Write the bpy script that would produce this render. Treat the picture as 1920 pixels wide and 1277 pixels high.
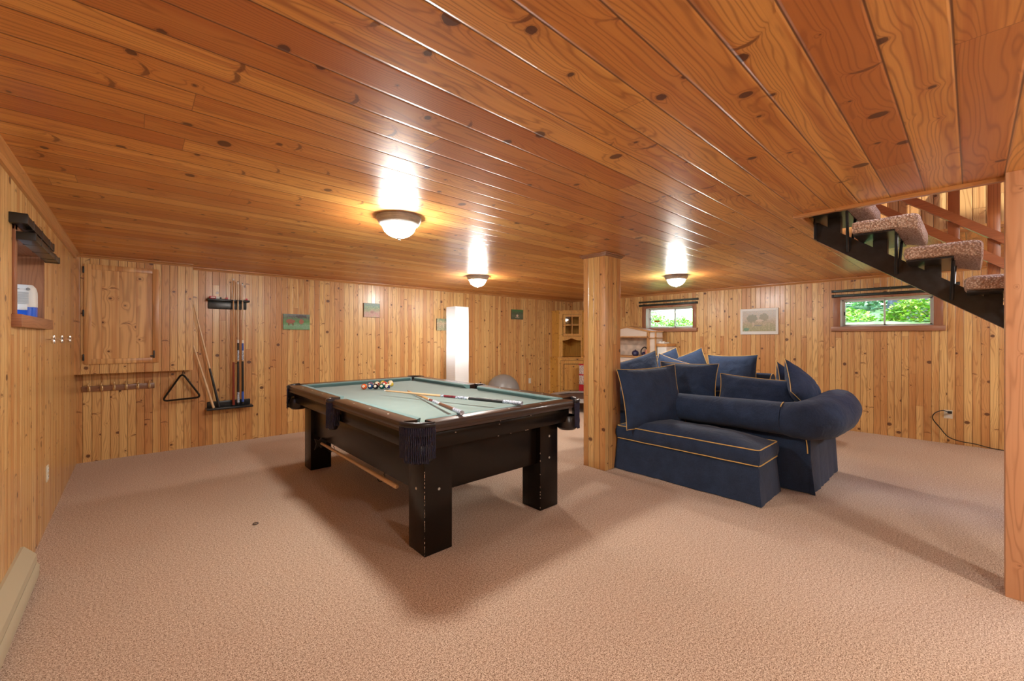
import bpy, bmesh, math, random
from mathutils import Vector, Matrix, noise
rnd = random.Random(7)
SC = bpy.context.scene
COL = SC.collection
for o in list(bpy.data.objects):
    bpy.data.objects.remove(o)

# ------------------------------------------------------------------ camera, world, exposure
PI = math.pi
H = 2.14                                   # ceiling height
XL, XR, YB, YN = -0.457, 7.42, 6.21, -4.0   # left wall, right wall, back wall, near wall
HEAD = math.atan((1823 - 960) / 780.0)     # angle from the view direction to the +X walls
cam_d = bpy.data.cameras.new('camera')
cam = bpy.data.objects.new('camera', cam_d); COL.objects.link(cam)
cam.location = (0, 0, 1.31)
cam.rotation_euler = (PI / 2, 0, HEAD - PI / 2)
cam_d.sensor_width = 36.0
cam_d.lens = 780.0 / 1920 * 36.0
cam_d.shift_y = -6.5 / 1920
cam_d.clip_start = 0.02
SC.camera = cam

world = bpy.data.worlds.new('world'); SC.world = world
world.use_nodes = True
wn = world.node_tree
bg = wn.nodes['Background']
sky = wn.nodes.new('ShaderNodeTexSky')
sky.sky_type = 'NISHITA'; sky.sun_disc = False
sky.sun_elevation = math.radians(50); sky.sun_rotation = math.radians(140)
wn.links.new(sky.outputs['Color'], bg.inputs['Color'])
bg.inputs['Strength'].default_value = 2.0

SC.view_settings.view_transform = 'Standard'
SC.view_settings.look = 'None'
SC.view_settings.exposure = 0.0
SC.view_settings.gamma = 1.0
SC.view_settings.use_curve_mapping = False

sun_d = bpy.data.lights.new('sun', 'SUN'); sun_d.energy = 8.0; sun_d.angle = math.radians(1)
sun_d.color = (1.0, 0.95, 0.86)
sun = bpy.data.objects.new('sun', sun_d); COL.objects.link(sun)
sun.rotation_euler = (math.radians(28), math.radians(-30), 0)
sun.location = (12, -3, 9)

LAMP_L = 285.0       # radiance of a lit glass dome
LAMP_C = (1.0, 0.965, 0.90)
def portal(name, loc, rot, sx, sy):
    d = bpy.data.lights.new(name, 'AREA'); d.shape = 'RECTANGLE'; d.size = sx; d.size_y = sy
    d.cycles.is_portal = True
    o = bpy.data.objects.new(name, d); COL.objects.link(o); o.location = loc; o.rotation_euler = rot
portal('portal_window', (7.60, 0.78, 1.66), (0, PI / 2, 0), 0.42, 0.98)
portal('portal_window', (7.60, 3.83, 1.66), (0, PI / 2, 0), 0.42, 0.98)
portal('portal_skylight', (4.04, -0.85, 4.62), (0, 0, 0), 1.3, 3.2)
portal('portal_window', (-0.80, 3.70, 1.63), (0, -PI / 2, 0), 0.42, 0.92)

# ------------------------------------------------------------------ material helpers
class NG:
    def __init__(s, name):
        s.m = bpy.data.materials.new(name); s.m.use_nodes = True
        s.t = s.m.node_tree; s.b = s.t.nodes['Principled BSDF']
    def n(s, typ, **kw):
        x = s.t.nodes.new(typ)
        for k, v in kw.items(): setattr(x, k, v)
        return x
    def put(s, sock, v):
        if isinstance(v, bpy.types.NodeSocket): s.t.links.new(v, sock)
        elif v is not None:
            if isinstance(v, (tuple, list)) and len(v) == 3 and sock.type == 'RGBA': v = (*v, 1)
            sock.default_value = v
    def m_(s, op, a, b=None, c=None, clamp=False):
        x = s.n('ShaderNodeMath', operation=op, use_clamp=clamp)
        for i, v in enumerate((a, b, c)):
            if v is not None: s.put(x.inputs[i], v)
        return x.outputs[0]
    def comb(s, a, b, c=0.0):
        x = s.n('ShaderNodeCombineXYZ')
        for i, v in enumerate((a, b, c)): s.put(x.inputs[i], v)
        return x.outputs[0]
    def sep(s, v):
        x = s.n('ShaderNodeSeparateXYZ'); s.put(x.inputs[0], v); return x.outputs
    def noise(s, vec, scale, detail=2.0, rough=0.5, dist=0.0, dim='3D'):
        x = s.n('ShaderNodeTexNoise', noise_dimensions=dim)
        s.put(x.inputs['Vector'], vec); x.inputs['Scale'].default_value = scale
        x.inputs['Detail'].default_value = detail; x.inputs['Roughness'].default_value = rough
        x.inputs['Distortion'].default_value = dist
        return x.outputs
    def white(s, vec):
        x = s.n('ShaderNodeTexWhiteNoise', noise_dimensions='3D'); s.put(x.inputs['Vector'], vec); return x.outputs
    def step(s, v, lo, hi):
        x = s.n('ShaderNodeMapRange', interpolation_type='SMOOTHSTEP'); x.clamp = True
        s.put(x.inputs['Value'], v); s.put(x.inputs['From Min'], lo); s.put(x.inputs['From Max'], hi)
        return x.outputs['Result']
    def mix(s, f, a, b, mode='MIX'):
        x = s.n('ShaderNodeMix', data_type='RGBA', blend_type=mode)
        s.put(x.inputs['Factor'], f); s.put(x.inputs['A'], a); s.put(x.inputs['B'], b)
        return x.outputs['Result']
    def mixf(s, f, a, b):
        x = s.n('ShaderNodeMix', data_type='FLOAT')
        s.put(x.inputs['Factor'], f); s.put(x.inputs['A'], a); s.put(x.inputs['B'], b)
        return x.outputs['Result']
    def ramp(s, f, stops):
        x = s.n('ShaderNodeValToRGB'); s.put(x.inputs[0], f)
        el = x.color_ramp.elements
        while len(el) < len(stops): el.new(0.5)
        for e, (p, c) in zip(el, stops): e.position = p; e.color = (*c, 1)
        return x.outputs[0]
    def bump(s, h, strength=0.5, dist=0.01, normal=None):
        x = s.n('ShaderNodeBump'); x.inputs['Strength'].default_value = strength
        x.inputs['Distance'].default_value = dist; s.put(x.inputs['Height'], h)
        if normal is not None: s.put(x.inputs['Normal'], normal)
        s.t.links.new(x.outputs[0], s.b.inputs['Normal'])
        return x.outputs[0]
    def obj(s): return s.n('ShaderNodeTexCoord').outputs['Object']
    def set(s, **kw):
        for k, v in kw.items(): s.put(s.b.inputs[k.replace('_', ' ')], v)
        return s.m

def simple(name, col, rough=0.5, metal=0.0, var=0.0, vscale=20.0, bump=0.0, bscale=60.0, coat=0.0, **kw):
    g = NG(name)
    c = col
    if var:
        nz = g.noise(g.obj(), vscale, 3)[0]
        c = g.mix(g.step(nz, 0.3, 0.7), tuple(x * (1 - var) for x in col), tuple(min(1, x * (1 + var)) for x in col))
    g.set(Base_Color=c, Roughness=rough, Metallic=metal)
    if coat: g.set(Coat_Weight=coat, Coat_Roughness=0.1)
    if bump: g.bump(g.noise(g.obj(), bscale, 3)[0], bump, 0.005)
    for k, v in kw.items(): g.put(g.b.inputs[k], v)
    return g.m

def wood(name, mode, w=0.07, L=2.6, light=(0.78, 0.51, 0.205), mid=(0.68, 0.40, 0.145), red=(0.51, 0.21, 0.062),
         rough=0.30, knot=0.012, kcell=(0.36, 0.085), redness=0.35, grain=1.0, groove=0.0030, v0=0.0, coat=0.4, swirl=30.0,
         boards=True, gdark=(0.13, 0.045, 0.012)):
    g = NG(name)
    geo = g.n('ShaderNodeNewGeometry')
    x, y, z = g.sep(g.obj())
    if mode == 'wall':
        n = g.sep(geo.outputs['Normal'])
        ax = g.step(g.m_('ABSOLUTE', n[0]), 0.5, 0.6)
        u = z; v = g.mixf(ax, x, y)
    elif mode == 'ceil': u, v = x, y
    elif mode == 'x':
        n = g.sep(geo.outputs['Normal']); u = x
        v = g.mixf(g.step(g.m_('ABSOLUTE', n[2]), 0.5, 0.6), z, y)
    elif mode == 'y':
        n = g.sep(geo.outputs['Normal']); u = y
        v = g.mixf(g.step(g.m_('ABSOLUTE', n[2]), 0.5, 0.6), z, x)
    if mode == 'wall': fid = ax
    else: fid = 0.0
    if boards:
        q = g.m_('DIVIDE', g.m_('SUBTRACT', v, v0), w)
        row = g.m_('FLOOR', q)
        fr = g.m_('SUBTRACT', q, row)
        r0 = g.white(g.comb(row, fid, 3.3))[0]
        uq = g.m_('DIVIDE', g.m_('ADD', u, g.m_('MULTIPLY', r0, 9.0)), L)
        colr = g.m_('FLOOR', uq); fu = g.m_('SUBTRACT', uq, colr)
    else:
        row = g.m_('FLOOR', g.m_('DIVIDE', v, 0.4)); colr = 0.0; fr = None
    rid = g.sep(g.white(g.comb(row, colr, fid))[1])
    off = g.m_('MULTIPLY', rid[0], 40.0)
    uu = g.m_('ADD', u, off)
    # knots
    su, sv = kcell
    # jittered knot cells
    cu = g.m_('DIVIDE', uu, su); cv = g.m_('ADD', g.m_('DIVIDE', v, sv), g.m_('MULTIPLY', rid[1], 11.0))
    vo = g.n('ShaderNodeTexVoronoi', voronoi_dimensions='2D'); vo.inputs['Scale'].default_value = 1.0
    cvec = g.comb(cu, cv, 0.0)
    g.put(vo.inputs['Vector'], cvec)
    d = g.n('ShaderNodeVectorMath', operation='SUBTRACT')
    g.put(d.inputs[0], cvec); g.put(d.inputs[1], vo.outputs['Position'])
    dd = g.sep(d.outputs[0])
    du = g.m_('MULTIPLY', dd[0], su); dv = g.m_('MULTIPLY', dd[1], sv)
    kc = g.sep(vo.outputs['Color'])
    krad = g.m_('MULTIPLY', g.m_('POWER', kc[0], 2.0), knot)
    krad = g.m_('ADD', krad, g.m_('MULTIPLY', g.m_('GREATER_THAN', kc[1], 0.55), knot * 0.35))
    krad = g.m_('MULTIPLY', krad, g.m_('GREATER_THAN', kc[2], 0.22))
    wob = g.m_('MULTIPLY', g.m_('SUBTRACT', g.noise(g.comb(u, v, off), 90, 1)[0], 0.5), 0.006)
    asp = g.m_('ADD', 0.75, kc[1])
    dist = g.m_('ADD', g.m_('SQRT', g.m_('ADD', g.m_('MULTIPLY', g.m_('MULTIPLY', du, du), asp), g.m_('MULTIPLY', dv, dv))), wob)
    km = g.m_('SUBTRACT', 1.0, g.step(g.m_('SUBTRACT', dist, krad), -0.0025, 0.0015))
    halo = g.m_('EXPONENT', g.m_('MULTIPLY', g.m_('DIVIDE', dist, g.m_('ADD', krad, 0.006)), -0.9))
    halo = g.m_('MULTIPLY', halo, g.m_('GREATER_THAN', krad, knot * 0.1))
    # spike knots lying across the board
    cs_ = g.comb(g.m_('DIVIDE', uu, su * 1.7), g.m_('ADD', g.m_('DIVIDE', v, sv * 1.1), g.m_('MULTIPLY', rid[2], 17.0)), 0.0)
    vs = g.n('ShaderNodeTexVoronoi', voronoi_dimensions='2D'); vs.inputs['Scale'].default_value = 1.0; g.put(vs.inputs['Vector'], cs_)
    ds = g.n('ShaderNodeVectorMath', operation='SUBTRACT'); g.put(ds.inputs[0], cs_); g.put(ds.inputs[1], vs.outputs['Position'])
    sd = g.sep(ds.outputs[0]); kq = g.sep(vs.outputs['Color'])
    s_u = g.m_('MULTIPLY', sd[0], su * 1.7); s_v = g.m_('MULTIPLY', sd[1], sv * 1.1)
    s_u = g.m_('ADD', s_u, g.m_('ADD', g.m_('MULTIPLY', g.m_('MULTIPLY', s_v, s_v), 9.0), wob_ := g.m_('MULTIPLY', g.m_('SUBTRACT', g.noise(g.comb(u, v, off), 60, 2)[0], 0.5), 0.010)))
    sdist = g.m_('SQRT', g.m_('ADD', g.m_('POWER', g.m_('ABSOLUTE', g.m_('DIVIDE', s_u, knot * 0.34)), 2.0), g.m_('POWER', g.m_('ABSOLUTE', g.m_('DIVIDE', s_v, knot * 1.9)), 2.0)))
    spike = g.m_('MULTIPLY', g.m_('SUBTRACT', 1.0, g.step(sdist, 0.6, 1.25)), g.m_('GREATER_THAN', kq[0], 0.62))
    shalo = g.m_('MULTIPLY', g.m_('EXPONENT', g.m_('MULTIPLY', sdist, -0.8)), g.m_('GREATER_THAN', kq[0], 0.62))
    # grain
    gn = g.noise(g.comb(g.m_('MULTIPLY', uu, 0.55), g.m_('MULTIPLY', v, 5.0), rid[2]), 1.6, 2, 0.5)[0]
    fine = g.noise(g.comb(g.m_('MULTIPLY', uu, 3.0), g.m_('MULTIPLY', v, 160.0), rid[2]), 1.0, 2, 0.6)[0]
    ph = g.m_('ADD', g.m_('MULTIPLY', gn, swirl), g.m_('MULTIPLY', v, 110.0 * grain))
    ph = g.m_('ADD', ph, g.m_('MULTIPLY', halo, 7.0))
    ph = g.m_('ADD', ph, g.m_('MULTIPLY', shalo, 5.0))
    sw = g.m_('ADD', g.m_('MULTIPLY', g.m_('SINE', g.m_('MULTIPLY', ph, 2.6)), 0.5), 0.5)
    ring = g.m_('POWER', sw, 5.0)
    streak = g.noise(g.comb(g.m_('MULTIPLY', uu, 0.5), g.m_('MULTIPLY', v, 14.0), rid[0]), 1.3, 3, 0.55)[0]
    c = g.mix(g.step(rid[1], 0.15, 0.9), light, mid)
    c = g.mix(g.m_('MULTIPLY', g.m_('GREATER_THAN', rid[2], 1.0 - redness), 0.62), c, red)
    c = g.mix(g.m_('MULTIPLY', g.step(streak, 0.46, 0.66), 0.6), c, red)
    c = g.mix(g.m_('MULTIPLY', ring, 0.50), c, tuple(q_ * 0.60 for q_ in red))
    c = g.mix(g.m_('MULTIPLY', g.step(fine, 0.3, 0.8), 0.22), c, tuple(q_ * 0.9 for q_ in red))
    c = g.mix(g.m_('MULTIPLY', halo, 0.42), c, tuple(q_ * 0.8 for q_ in red))
    c = g.mix(g.m_('MULTIPLY', shalo, 0.35), c, tuple(q_ * 0.8 for q_ in red))
    if knot > 0.001: c = g.mix(g.m_('MULTIPLY', spike, 0.72), c, (0.14, 0.042, 0.014))
    kring = g.m_('MULTIPLY', g.m_('SUBTRACT', 1.0, g.step(g.m_('ABSOLUTE', g.m_('SUBTRACT', g.m_('SUBTRACT', dist, krad), 0.0025)), 0.0008, 0.0022)), g.m_('GREATER_THAN', krad, knot * 0.2))
    c = g.mix(g.m_('MULTIPLY', kring, 0.35), c, (0.2, 0.06, 0.02))
    c = g.mix(g.m_('MULTIPLY', km, 0.88), c, (0.085, 0.024, 0.010))
    h = g.m_('MULTIPLY', fine, 0.03)
    if boards:
        ed = g.m_('MULTIPLY', g.m_('MINIMUM', fr, g.m_('SUBTRACT', 1.0, fr)), w)
        eu = g.m_('MULTIPLY', g.m_('MINIMUM', fu, g.m_('SUBTRACT', 1.0, fu)), L)
        gm = g.m_('SUBTRACT', 1.0, g.step(ed, groove * 0.25, groove))
        gmu = g.m_('SUBTRACT', 1.0, g.step(eu, 0.0008, 0.002))
        gall = g.m_('MAXIMUM', gm, g.m_('MULTIPLY', gmu, 0.6))
        c = g.mix(g.m_('MULTIPLY', gall, 0.9), c, gdark)
        # boards cup slightly so that lamps break up from board to board
        cup = g.m_('MULTIPLY', g.m_('POWER', g.m_('ABSOLUTE', g.m_('SUBTRACT', g.m_('MULTIPLY', fr, 2.0), 1.0)), 2.0), -0.05)
        h = g.m_('ADD', h, g.m_('ADD', g.m_('MULTIPLY', g.m_('SUBTRACT', 1.0, g.step(ed, 0.0, groove * 2.2)), -1.2), cup))
        rr = g.m_('ADD', rough - 0.05, g.m_('MULTIPLY', rid[1], 0.12))
    else: rr = rough
    g.set(Base_Color=c, Roughness=rr, Coat_Weight=coat, Coat_Roughness=0.22)
    g.bump(h, 0.5, 0.004)
    return g.m

def fabric(name, a, b, scale=350.0, rough=0.95, sheen=0.25, bump=0.35):
    g = NG(name); co = g.obj()
    n1 = g.noise(co, scale, 2)[0]; n2 = g.noise(co, 9.0, 3)[0]
    f = g.m_('ADD', g.m_('MULTIPLY', n1, 0.8), g.m_('MULTIPLY', n2, 0.35))
    g.set(Base_Color=g.mix(g.step(f, 0.35, 0.85), a, b), Roughness=rough, Sheen_Weight=sheen, Sheen_Roughness=0.5)
    # fine weave plus soft creases in the cloth
    w2 = g.n('ShaderNodeTexNoise'); g.put(w2.inputs['Vector'], co)
    w2.inputs['Scale'].default_value = 11.0; w2.inputs['Detail'].default_value = 3.0; w2.inputs['Distortion'].default_value = 1.6
    g.bump(g.m_('ADD', g.m_('MULTIPLY', n1, 0.10), g.m_('MULTIPLY', w2.outputs[0], 1.0)), bump, 0.02)
    return g.m

M = {}
M['wall'] = wood('pine_wall_boards', 'wall', w=0.069, L=3.4, knot=0.019, kcell=(0.40, 0.11), coat=0.25, rough=0.34, redness=0.25)
M['ceiling'] = wood('pine_ceiling_boards', 'ceil', w=0.145, v0=0.035, L=2.9, light=(0.82, 0.44, 0.125), mid=(0.70, 0.32, 0.080),
                    red=(0.47, 0.145, 0.034), knot=0.024, kcell=(0.42, 0.17), rough=0.36, groove=0.0042, redness=0.3, coat=0.22)
M['trim'] = wood('pine_trim_y', 'y', boards=False, light=(0.50, 0.24, 0.08), mid=(0.45, 0.2, 0.065), knot=0.004)
M['trimx'] = wood('pine_trim_x', 'x', boards=False, light=(0.50, 0.24, 0.08), mid=(0.45, 0.2, 0.065), knot=0.004)
M['casing'] = wood('stained_casing', 'wall', boards=False, light=(0.40, 0.18, 0.085), mid=(0.36, 0.15, 0.07), red=(0.30, 0.11, 0.05), knot=0.0, rough=0.45)
M['casingy'] = wood('stained_sill', 'y', boards=False, light=(0.40, 0.18, 0.085), mid=(0.36, 0.15, 0.07), red=(0.30, 0.11, 0.05), knot=0.0, rough=0.45)
M['panel'] = wood('pine_panel', 'wall', w=0.13, L=6, light=(0.80, 0.50, 0.22), mid=(0.76, 0.46, 0.19), coat=0.1, grain=0.25, swirl=10.0, groove=0.0006, redness=0.0, knot=0.018, kcell=(0.3, 0.15))
M['frame'] = wood('pine_frame', 'wall', boards=False, light=(0.80, 0.50, 0.22), mid=(0.76, 0.46, 0.19), coat=0.1, grain=0.5, swirl=10.0, knot=0.0)
M['post'] = wood('fir_post', 'wall', boards=False, light=(0.60, 0.32, 0.16), mid=(0.58, 0.30, 0.15), red=(0.52, 0.22, 0.09), knot=0.003, rough=0.5, grain=0.5, coat=0.1)
M['cabinet'] = wood('yellow_pine', 'wall', boards=False, light=(0.70, 0.38, 0.075), mid=(0.65, 0.33, 0.06), red=(0.52, 0.22, 0.04), coat=0.0, rough=0.55, knot=0.012, kcell=(0.16, 0.1), redness=0.1)
M['redrail'] = wood('red_cedar_rail', 'y', boards=False, light=(0.48, 0.16, 0.05), mid=(0.44, 0.14, 0.045), red=(0.36, 0.1, 0.03), knot=0.0)
M['redpost'] = wood('red_cedar_post', 'wall', boards=False, light=(0.48, 0.17, 0.05), mid=(0.44, 0.15, 0.045), red=(0.36, 0.1, 0.03), knot=0.0)
M['brownrail'] = wood('brown_board', 'x', boards=False, light=(0.36, 0.18, 0.09), mid=(0.32, 0.15, 0.07), red=(0.24, 0.10, 0.045), knot=0.0, rough=0.4)

def carpet():
    g = NG('beige_carpet'); co = g.obj()
    n1 = g.noise(co, 230.0, 1, 0.5)[0]; n2 = g.noise(co, 90.0, 3, 0.6)[0]; n3 = g.noise(co, 1.3, 3, 0.5)[0]
    f = g.m_('ADD', g.m_('MULTIPLY', n1, 0.65), g.m_('MULTIPLY', n2, 0.35))
    c = g.ramp(g.step(f, 0.36, 0.66), [(0.0, (0.19, 0.108, 0.068)), (0.42, (0.49, 0.345, 0.245)), (1.0, (0.78, 0.63, 0.50))])
    c = g.mix(g.m_('MULTIPLY', g.step(n3, 0.35, 0.7), 0.16), c, (0.42, 0.27, 0.19))
    g.set(Base_Color=c, Roughness=1.0, Sheen_Weight=0.15)
    g.b.inputs['Specular IOR Level'].default_value = 0.1
    g.bump(f, 0.45, 0.006)
    return g.m
M['carpet'] = carpet()
M['denim'] = fabric('dark_denim', (0.007, 0.016, 0.042), (0.023, 0.048, 0.112), sheen=0.08)
M['denim2'] = fabric('denim_skirt', (0.007, 0.016, 0.041), (0.022, 0.046, 0.105), sheen=0.08, bump=0.15)
M['piping'] = simple('gold_piping', (0.62, 0.40, 0.13), 0.8)
M['lacquer'] = simple('black_lacquer', (0.006, 0.0035, 0.0025), 0.24, bump=0.02, bscale=40, **{'Specular IOR Level': 0.30})
M['raillacquer'] = simple('dark_rail_lacquer', (0.032, 0.014, 0.008), 0.36, coat=0.35)
M['cloth'] = fabric('green_grey_felt', (0.17, 0.245, 0.225), (0.21, 0.29, 0.27), scale=600, rough=1.0, sheen=0.2, bump=0.02)
M['cushion'] = fabric('green_cushion_felt', (0.11, 0.21, 0.21), (0.14, 0.25, 0.245), scale=600, rough=1.0, sheen=0.2, bump=0.02)
M['leather'] = simple('black_leather', (0.012, 0.010, 0.012), 0.3, bump=0.15, bscale=120)
M['fringe'] = simple('black_fringe_cord', (0.012, 0.013, 0.045), 0.25, bump=0.9, bscale=200)
M['black'] = simple('black_plastic', (0.010, 0.010, 0.010), 0.4)
M['blackmetal'] = simple('black_painted_steel', (0.012, 0.013, 0.015), 0.32, var=0.3, vscale=30)
M['darkgreen'] = simple('dark_green_metal', (0.02, 0.033, 0.03), 0.3, metal=0.4)
M['chrome'] = simple('chrome', (0.8, 0.8, 0.8), 0.15, 1.0)
M['nickel'] = simple('brushed_nickel', (0.52, 0.50, 0.47), 0.38, 0.55, var=0.1)
M['brass'] = simple('dull_brass', (0.75, 0.58, 0.32), 0.35, 1.0)
M['alu'] = simple('aluminium_frame', (0.62, 0.60, 0.57), 0.4, 0.3)
M['white'] = simple('white_paint', (0.78, 0.77, 0.74), 0.5)
M['ivory'] = simple('ivory_plastic', (0.70, 0.66, 0.52), 0.45)
M['beige'] = simple('beige_enamel', (0.46, 0.40, 0.27), 0.35)
M['sight'] = simple('pearl_sight', (0.8, 0.78, 0.7), 0.25)
M['slot'] = simple('dark_slot', (0.004, 0.004, 0.004), 0.8)
M['shaft'] = simple('maple_shaft', (0.66, 0.45, 0.25), 0.35, var=0.08, vscale=8, coat=0.3)
M['shaft2'] = simple('honey_shaft', (0.52, 0.27, 0.09), 0.35, var=0.1, vscale=8, coat=0.3)
M['mahog'] = simple('mahogany_butt', (0.20, 0.025, 0.015), 0.25, coat=0.4)
M['burgundy'] = simple('burgundy_inlay', (0.16, 0.02, 0.03), 0.25, var=0.5, vscale=50)
M['brownbutt'] = simple('brown_linen_wrap', (0.13, 0.055, 0.03), 0.45, var=0.3, vscale=150)
M['bluebutt'] = simple('blue_butt', (0.03, 0.10, 0.45), 0.25, coat=0.4)
M['inlay'] = simple('silver_blue_inlay', (0.40, 0.45, 0.55), 0.25, var=0.6, vscale=90)
M['ballgrey'] = simple('grey_vinyl', (0.23, 0.215, 0.205), 0.38, bump=0.0)
M['redp'] = simple('red_plastic', (0.55, 0.02, 0.04), 0.35)
M['navy'] = simple('navy_plastic', (0.03, 0.03, 0.09), 0.3)
M['pink'] = simple('pink_plastic', (0.6, 0.25, 0.18), 0.5)
M['offwhite'] = simple('cream_laminate', (0.74, 0.64, 0.55), 0.5, var=0.03, vscale=4)
M['toywood'] = simple('light_beech', (0.55, 0.28, 0.10), 0.45, var=0.1)
M['bluewater'] = simple('blue_tank', (0.02, 0.13, 0.75), 0.15)
M['mat'] = simple('brown_jumping_mat', (0.10, 0.055, 0.04), 0.7)
M['greypad'] = simple('grey_rim_pad', (0.33, 0.30, 0.28), 0.6, var=0.1)
M['steelleg'] = simple('dark_leg', (0.05, 0.04, 0.035), 0.5)

def paper():
    g = NG('lit_rice_paper'); x, y, z = g.sep(g.obj())
    nz = g.noise(g.obj(), 60, 3)[0]
    rib = g.m_('MULTIPLY', g.m_('SINE', g.m_('MULTIPLY', z, 210.0)), 0.5)
    # two bulbs behind the paper: brighter bands where they hang
    b1 = g.m_('EXPONENT', g.m_('MULTIPLY', g.m_('POWER', g.m_('ABSOLUTE', g.m_('MULTIPLY', g.m_('SUBTRACT', z, 1.52), 3.2)), 2.0), -1.0))
    b2 = g.m_('EXPONENT', g.m_('MULTIPLY', g.m_('POWER', g.m_('ABSOLUTE', g.m_('MULTIPLY', g.m_('SUBTRACT', z, 1.12), 3.8)), 2.0), -1.0))
    e = g.m_('ADD', g.m_('MULTIPLY', g.m_('ADD', b1, b2), 0.75), 0.05)
    e = g.m_('MULTIPLY', e, g.m_('ADD', 0.94, g.m_('MULTIPLY', nz, 0.12)))
    g.set(Base_Color=(0.72, 0.71, 0.69), Roughness=0.9, Emission_Color=(0.93, 0.97, 1.0), Emission_Strength=e)
    g.bump(rib, 0.2, 0.004)
    return g.m
M['paper'] = paper()

def glow(name, col, s):
    g = NG(name); g.set(Base_Color=(0.9, 0.9, 0.88), Roughness=0.3, Emission_Color=col, Emission_Strength=s); return g.m
M['dome'] = glow('lit_frosted_glass', LAMP_C, LAMP_L)

def glass():
    g = NG('window_glass')
    out = g.t.nodes['Material Output']
    tr = g.n('ShaderNodeBsdfTransparent'); gl = g.n('ShaderNodeBsdfGlossy'); gl.inputs['Roughness'].default_value = 0.02
    fz = g.n('ShaderNodeFresnel'); fz.inputs['IOR'].default_value = 1.45
    mx = g.n('ShaderNodeMixShader')
    g.t.links.new(fz.outputs[0], mx.inputs[0]); g.t.links.new(tr.outputs[0], mx.inputs[1]); g.t.links.new(gl.outputs[0], mx.inputs[2])
    g.t.links.new(mx.outputs[0], out.inputs[0])
    return g.m
M['glass'] = glass()

def leafmat(name, a, b, c2):
    g = NG(name)
    n = g.noise(g.obj(), 9.0, 2)[0]; n2 = g.noise(g.obj(), 31.0, 1)[0]
    c = g.mix(g.step(n, 0.35, 0.65), a, b)
    c = g.mix(g.m_('MULTIPLY', g.step(n2, 0.60, 0.72), 0.8), c, c2)
    g.set(Base_Color=c, Roughness=0.6)
    g.b.inputs['Transmission Weight'].default_value = 0.0
    return g.m
M['leaf'] = leafmat('fresh_leaves', (0.16, 0.42, 0.04), (0.38, 0.62, 0.05), (0.72, 0.45, 0.32))
M['leaf2'] = leafmat('cool_green_leaves', (0.10, 0.30, 0.12), (0.25, 0.50, 0.25), (0.5, 0.55, 0.4))
M['grass'] = simple('sunny_grass', (0.22, 0.42, 0.14), 0.9, var=0.4, vscale=6)
M['bark'] = simple('grey_bark', (0.10, 0.105, 0.12), 0.9, var=0.5, vscale=14, bump=0.6, bscale=20)
M['stone'] = simple('grey_rock', (0.17, 0.18, 0.20), 0.9, var=0.5, vscale=9, bump=0.6, bscale=12)

def tread_carpet():
    g = NG('stair_carpet'); co = g.obj()
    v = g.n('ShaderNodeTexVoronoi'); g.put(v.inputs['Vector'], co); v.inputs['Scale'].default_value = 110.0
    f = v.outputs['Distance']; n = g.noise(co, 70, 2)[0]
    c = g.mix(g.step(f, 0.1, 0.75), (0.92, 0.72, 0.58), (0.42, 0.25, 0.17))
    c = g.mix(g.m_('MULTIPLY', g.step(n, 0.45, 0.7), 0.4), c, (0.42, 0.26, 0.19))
    g.set(Base_Color=c, Roughness=1.0); g.bump(g.m_('SUBTRACT', 1.0, f), 1.0, 0.012)
    return g.m
M['tread'] = tread_carpet()

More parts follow.
